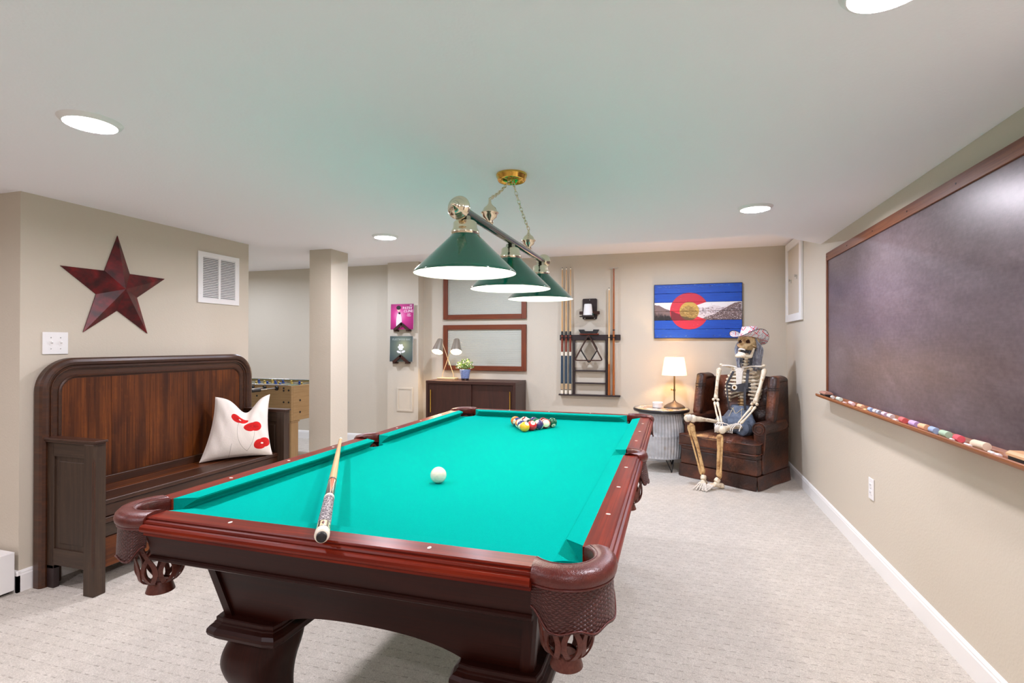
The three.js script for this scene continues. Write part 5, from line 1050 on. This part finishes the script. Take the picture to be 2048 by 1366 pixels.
  const shortsRings = [[sp1.clone().addScaledVector(U, -0.005).addScaledVector(F, 0.03), 0.082, 0.06], [sp1.clone().addScaledVector(U, -0.045).addScaledVector(F, 0.045), 0.098, 0.07], [hipC.clone().addScaledVector(U, 0.085).addScaledVector(F, 0.05), 0.14, 0.09], [hipC.clone().addScaledVector(U, 0.03).addScaledVector(F, 0.05), 0.165, 0.115], [hipC.clone().addScaledVector(U, -0.03).addScaledVector(F, 0.04), 0.16, 0.115], [hipC.clone().addScaledVector(U, -0.055).addScaledVector(F, 0.02), 0.12, 0.09]].map(q => ring(...q));
  const sh = part('denim_shorts', t);
  mesh('denim', [grid(28, 5, (u, v) => shortsRings[Math.round(v * 5)][Math.round(u * 28) % 28].clone())], denim, sh);
  for (const s of [1, -1]) { const hp = s > 0 ? hipL : hipR, kn = s > 0 ? W(0.395, 0.53, 4.94) : W(0.150, 0.605, 5.04); mesh('denim_leg', [bone([hp, hp.clone().lerp(kn, 0.15), hp.clone().lerp(kn, 0.3)], [0.07, 0.075, 0.07], 16)], denim, sh); }
  const st = std({ color: 0xd8c8a4, roughness: 0.8 }), frontAt = (l, q) => { const k = q * 5, j = Math.min(4, Math.floor(k)), f = k - j, ix = Math.round((0.25 - l * 0.2) * 28); return shortsRings[j][ix].clone().lerp(shortsRings[j + 1][ix], f).addScaledVector(F, 0.004); };
  mesh('stitching', [tube([frontAt(-0.35, 0.1), frontAt(-0.35, 0.35), frontAt(-0.35, 0.7)], 0.0022, 20, 5), tube([frontAt(0.35, 0.1), frontAt(0.35, 0.35), frontAt(0.35, 0.7)], 0.0022, 20, 5), tube([frontAt(-0.7, 0.14), frontAt(-0.35, 0.16), frontAt(0, 0.28), frontAt(0.35, 0.16), frontAt(0.7, 0.14)], 0.0022, 24, 5)], st, sh);
  // legs
  const leg = (hp, kn, an, toeDir, s) => {
    const g = part('leg', t), fw = toeDir.clone().setY(0).normalize(), lat = v3(fw.z, 0, -fw.x);
    mesh('femur', [bone([hp, hp.clone().lerp(kn, 0.5).addScaledVector(U, 0.012), kn], [0.026, 0.02, 0.0165, 0.017, 0.024, 0.03]), sp(0.033, kn.x + lat.x * 0.024, kn.y, kn.z + lat.z * 0.024, 1, 1.05, 1, 16), sp(0.033, kn.x - lat.x * 0.024, kn.y, kn.z - lat.z * 0.024, 1, 1.05, 1, 16)], B, g);
    const pa = kn.clone().addScaledVector(fw, 0.03).addScaledVector(U, 0.012);
    mesh('kneecap', [sp(0.026, pa.x, pa.y, pa.z, 1, 1.15, 0.8, 14)], BW, g);
    const k2 = kn.clone().addScaledVector(U, -0.038), o = lat.clone().multiplyScalar(s * 0.024);
    mesh('tibia', [bone([k2, k2.clone().lerp(an, 0.5).addScaledVector(o, -0.35), an], [0.036, 0.022, 0.0165, 0.0155, 0.016, 0.024])], BT, g);
    mesh('fibula', [bone([k2.clone().add(o).addScaledVector(U, -0.02), k2.clone().lerp(an, 0.5).addScaledVector(o, 1.15), an.clone().addScaledVector(o, 0.85).addScaledVector(U, -0.012)], [0.013, 0.0085, 0.008, 0.014])], BT, g);
    // foot
    const f = part('foot', g), heel = an.clone().addScaledVector(fw, -0.035); heel.y = 0.024;
    const tarsal = [sp(0.025, heel.x, heel.y, heel.z, 1, 0.95, 1.2, 14), bone([an.clone().addScaledVector(U, -0.01), an.clone().addScaledVector(fw, 0.03).setY(0.062)], [0.024, 0.026, 0.022]), bone([heel, an.clone().addScaledVector(fw, 0.05).setY(0.05)], [0.022, 0.024, 0.02])];
    for (let k = 0; k < 4; k++) { const p = an.clone().addScaledVector(fw, 0.065).addScaledVector(lat, (k - 1.5) * 0.014); tarsal.push(sp(0.0125, p.x, 0.046 - Math.abs(k - 1.5) * 0.004, p.z, 1, 1, 1, 10)); }
    mesh('ankle_bones', tarsal, B, f);
    for (let k = 0; k < 5; k++) {
      const spread = (k - 2) * 0.13, d = fw.clone().multiplyScalar(Math.cos(spread)).addScaledVector(lat, Math.sin(spread)), a0 = an.clone().addScaledVector(fw, 0.075).addScaledVector(lat, (k - 2) * 0.0125).setY(0.042);
      const a1 = a0.clone().addScaledVector(d, 0.065).setY(0.02), a2 = a1.clone().addScaledVector(d, 0.03).setY(0.014), a3 = a2.clone().addScaledVector(d, 0.018).setY(0.009), w = k === (s > 0 ? 0 : 4) ? 1.35 : 1;
      mesh('toe', [bone([a0, a0.clone().lerp(a1, 0.5), a1], [0.0085 * w, 0.0055 * w, 0.0085 * w], 8), bone([a1, a1.clone().lerp(a2, 0.5), a2], [0.008 * w, 0.005 * w, 0.007 * w], 8), bone([a2, a2.clone().lerp(a3, 0.5), a3], [0.0068 * w, 0.005 * w, 0.005 * w], 8)], BW, f);
    }
  };
  leg(hipR, W(0.150, 0.602, 5.04), W(0.264, 0.105, 5.02), v3(-0.25, 0, 0.97), -1);
  leg(hipL, W(0.395, 0.53, 4.94), W(0.383, 0.1, 4.965), v3(-0.8, 0, 0.6), 1);
  // chest harness: band, straps, round badge
  const hm = std({ color: 0x35353a, roughness: 0.6 }), har = part('harness', t);
  const wrapAt = (a, y, k = 1) => at(C, 0.148 * k * Math.sin(a), y, -0.005 + 0.112 * k * Math.cos(a));
  mesh('chest_band', [slab(40, 3, (u, v) => wrapAt(lerp(-1.25, 0.75, u), lerp(-0.055, -0.015 + 0.012 * Math.cos(u * 7), 1 - v) - 0.035 * v), (u, v) => F.clone().multiplyScalar(-0.004))], hm, har);
  mesh('strap', [slab(3, 20, (u, v) => at(C, 0.075 + (u - 0.5) * 0.026, lerp(0.12, -0.06, v), 0.07 + 0.04 * Math.sin(v * 1.6)), () => F.clone().multiplyScalar(-0.003))], hm, har);
  mesh('strap', [slab(3, 20, (u, v) => at(C, lerp(-0.06, -0.125, v) + (u - 0.5) * 0.022, lerp(0.1, -0.03, v), 0.075 + 0.006 * v), () => F.clone().multiplyScalar(-0.003))], hm, har);
  mesh('strap', [slab(3, 20, (u, v) => at(C, 0.062 + (u - 0.5) * 0.022, lerp(-0.04, -0.26, v), 0.108 + 0.012 * Math.sin(v * 3)), () => F.clone().multiplyScalar(-0.003))], hm, har);
  mesh('strap', [slab(3, 20, (u, v) => at(C, -0.118 + 0.03 * v + (u - 0.5) * 0.014, lerp(-0.03, -0.27, v), 0.095 + 0.012 * Math.sin(v * 3)), () => F.clone().multiplyScalar(-0.003))], hm, har);
  const bp = wrapAt(-0.25, -0.052, 1.04), bq = new THREE.Quaternion().setFromUnitVectors(U, F);
  mesh('badge', [cy(0.026, 0.024, 0.006, 0, 0, 0, 24).applyQuaternion(bq).translate(bp.x, bp.y, bp.z)], M.ivory, har);
  mesh('badge_centre', [cy(0.013, 0.012, 0.003, 0, 0, 0, 20).applyQuaternion(bq).translate(bp.x + F.x * 0.004, bp.y, bp.z + F.z * 0.004)], M.gold, har);

  // skull
  const head = part('skull', t); head.position.copy(W(0.676, 1.281, 5.43));
  const face = v3(-0.50, 0.40, 0.77).normalize(), hx = U.clone().cross(face).normalize(), hy = face.clone().cross(hx);
  const m4 = new THREE.Matrix4().makeBasis(hx, hy, face); head.quaternion.setFromRotationMatrix(m4); head.scale.setScalar(1.16);
  const skull = sdfMesh((x, y, zz) => {
    const ax = Math.abs(x);
    let d = ell(x, y, zz, 0, 0.038, -0.022, 0.07, 0.078, 0.092);
    d = smin(d, ell(x, y, zz, 0, 0.012, 0.045, 0.052, 0.045, 0.04), 0.03);
    d = smin(d, cap(ax, y, zz, [0.012, 0.02, 0.078], [0.046, 0.014, 0.058], 0.011), 0.012);
    d = smin(d, cap(ax, y, zz, [0.024, -0.04, 0.07], [0.05, -0.034, 0.048], 0.013, 0.012), 0.014);
    d = smin(d, cap(ax, y, zz, [0.052, -0.03, 0.046], [0.066, -0.018, -0.012], 0.0075, 0.0065), 0.008);
    d = smin(d, ell(x, y, zz, 0, -0.05, 0.055, 0.03, 0.03, 0.034), 0.02);
    d = smin(d, cap(x, y, zz, [0, 0.006, 0.082], [0, -0.012, 0.093], 0.007, 0.006), 0.008);
    d = smax(d, -ell(ax, y, zz, 0.0295, -0.004, 0.084, 0.0245, 0.0225, 0.036), 0.005);
    d = smax(d, -ell(ax, y, zz, 0.0065, -0.034, 0.092, 0.0095, 0.017, 0.024), 0.003);
    d = smax(d, -ell(ax, y, zz, 0.062, -0.052, 0.03, 0.026, 0.028, 0.03), 0.01);
    d = smax(d, -ell(x, y, zz, 0, -0.085, 0.0, 0.04, 0.03, 0.05), 0.01);
    return d;
  }, 0.135, 76);
  const skullTex = std({ map: tex(256, 256, (u, v) => { const n = fbm(u, v, 7, 7, 4, 177); return mix3([226, 200, 154], [150, 106, 62], Math.max(0, Math.min(1, (n - 0.46) * 2.2))); }, 0.22, 0.22), roughness: 0.45 });
  mesh('cranium', [skull], skullTex, head);
  for (const s of [1, -1]) mesh('eye_hollow', [sp(0.021, s * 0.0295, -0.004, 0.05, 1, 1, 0.6, 16)], std({ color: 0x3a2010, roughness: 0.9 }), head);
  const up2 = [], lo2 = [];
  for (let i = 0; i < 12; i++) { const a = lerp(-1.15, 1.15, i / 11), x = 0.028 * Math.sin(a), zz = 0.056 + 0.032 * Math.cos(a); up2.push(bx(0.0062, 0.012, 0.007, 0, 0, 0, 0.002).rotateY(a).translate(x, -0.083, zz)); lo2.push(bx(0.0058, 0.011, 0.007, 0, 0, 0, 0.002).rotateY(a).translate(x * 0.95, -0.112, zz - 0.008)); }
  mesh('upper_teeth', up2, std({ color: 0xe9e4da, roughness: 0.35 }), head);
  const jaw = sdfMesh((x, y, zz) => {
    const ax = Math.abs(x);
    let d = cap(ax, y, zz, [0.058, 0.075, -0.045], [0.052, 0.01, -0.035], 0.008, 0.011);
    d = smin(d, cap(ax, y, zz, [0.052, 0.0, -0.032], [0.024, -0.024, 0.038], 0.0105, 0.0115), 0.012);
    d = smin(d, cap(ax, y, zz, [0.026, -0.022, 0.036], [0, -0.026, 0.046], 0.0125, 0.0135), 0.012);
    d = smin(d, cap(ax, y, zz, [0.03, -0.004, 0.026], [0, -0.006, 0.04], 0.008, 0.008), 0.008);
    return d;
  }, 0.1, 64).translate(0, -0.116, 0.038);
  mesh('jaw', [jaw], B, head);
  mesh('lower_teeth', lo2, std({ color: 0xe9e4da, roughness: 0.35 }), head);
  // wig: long grey locks falling behind the face to the shoulders
  const hair = [], hc = W(0.672, 1.283, 5.425);
  const lock = (a, len, r, out, seedY) => {
    const s0 = hc.clone().addScaledVector(hx, Math.sin(a) * 0.075).addScaledVector(face, Math.cos(a) * 0.085 - 0.015).addScaledVector(U, 0.055);
    const dir = s0.clone().sub(hc).setY(0).normalize(), p = [s0]; let q = s0.clone();
    for (let k = 1; k <= 5; k++) { q = q.clone().addScaledVector(U, -len / 5).addScaledVector(dir, out * (k < 3 ? 0.012 : -0.004) + 0.004 * Math.sin(seedY + k)); q.x += 0.004 * Math.sin(seedY * 1.7 + k * 1.3); p.push(q); }
    const c = new THREE.CatmullRomCurve3(p), g = new THREE.TubeGeometry(c, 18, r, 5); hair.push(g);
  };
  for (let i = 0; i < 190; i++) { const a = rr(1.5, Math.PI * 2 - 1.5); lock(a, rr(0.2, 0.29) * (Math.abs(a - Math.PI) < 1.4 ? 1 : 0.97), rr(0.0028, 0.006), rr(0.6, 2.6), rnd() * 6); }
  const hm2 = std({ map: tex(128, 256, (u, v) => { const n = fbm(u, v, 20, 6, 3, 191); return mix3([92, 95, 110], [206, 210, 220], n); }, 0.1, 0.1), roughness: 0.6 });
  mesh('wig', hair, hm2, t).userData.kind = 'stuff';
}
{ // western hat on the skull
  const c = V(0.69, 1.338, 5.44), f = v3(-0.66, 0, 0.75).normalize(), l = v3(0, 1, 0).cross(f).normalize();
  const t = thing('cowboy_hat', 'white cowboy hat with red plaid print worn by the skeleton', 'hat', [c.x, c.y, c.z]);
  const tilt = v3(0.10, 1, -0.16).normalize(), fx = f.clone().addScaledVector(tilt, -f.dot(tilt)).normalize(), lx = tilt.clone().cross(fx);
  const P = (a, b, y) => v3(0, 0, 0).addScaledVector(lx, a).addScaledVector(fx, b).addScaledVector(tilt, y);
  const plaid = canvasTex(256, 256, (g, w, h) => {
    g.fillStyle = '#f0eef4'; g.fillRect(0, 0, w, h); g.save(); g.translate(w / 2, h / 2); g.rotate(0.6); g.translate(-w, -h);
    for (let i = 0; i < 14; i++) { g.fillStyle = 'rgba(214,36,54,0.9)'; if (i % 2) { g.fillRect(i * 42, 0, 8, 600); g.fillRect(0, i * 42, 600, 8); } g.fillStyle = 'rgba(60,64,84,0.7)'; for (let k = 0; k < 14; k++) { g.fillRect(i * 42 + 14, k * 42 + 14, 20, 2); g.fillRect(i * 42 + 12, k * 42 + 20, 24, 2); g.fillRect(i * 42 + 16, k * 42 + 27, 16, 2); } }
    g.restore();
  });
  plaid.wrapS = plaid.wrapT = THREE.RepeatWrapping; plaid.repeat.set(1 / 0.2, 1 / 0.2);
  const pm = std({ map: plaid, roughness: 0.7, side: THREE.DoubleSide });
  const brimY = (a, s) => { const lat = Math.abs(Math.sin(a)); return 0.075 * Math.pow(lat, 2.2) * Math.pow(s, 1.5) - 0.03 * Math.pow(Math.abs(Math.cos(a)), 3) * s; };
  const brimP = (a, s) => { const r = lerp(0.088, 0.182, s), squeeze = 1 - 0.14 * s * Math.pow(Math.abs(Math.sin(a)), 2); return P(r * 0.93 * squeeze * Math.sin(a), r * 1.1 * Math.cos(a), brimY(a, s)); };
  mesh('brim', [slab(72, 10, (u, v) => brimP(u * Math.PI * 2, v), () => tilt.clone().multiplyScalar(-0.003))], pm, t);
  mesh('edge_trim', [tube(Array.from({ length: 48 }, (_, i) => brimP(i / 48 * Math.PI * 2, 1)), 0.0028, 120, 6, true)], M.black, t);
  mesh('crown', [grid(60, 18, (u, v) => {
    const a = u * Math.PI * 2, k = v < 0.7 ? v / 0.7 : 1, top = v < 0.7 ? 1 : 1 - (v - 0.7) / 0.3; const r = lerp(0.088, 0.076, k) * (v < 0.7 ? 1 : Math.sin(top * Math.PI / 2));
    const pinch = 1 - 0.22 * k * Math.pow(Math.max(0, Math.cos(a)), 2) * Math.abs(Math.sin(a)) * 2;
    const y = (v < 0.7 ? 0.105 * k : 0.105 + 0.016 * (1 - top)) - (v > 0.62 ? 0.03 * Math.exp(-Math.pow(Math.sin(a) * r / 0.024, 2)) * sstep(0.62, 0.95, v) : 0) - 0.012 * k * Math.max(0, Math.cos(a));
    return P(r * 0.93 * pinch * Math.sin(a), r * 1.12 * Math.cos(a), y);
  })], pm, t);
}
renderer.render(scene, camera);
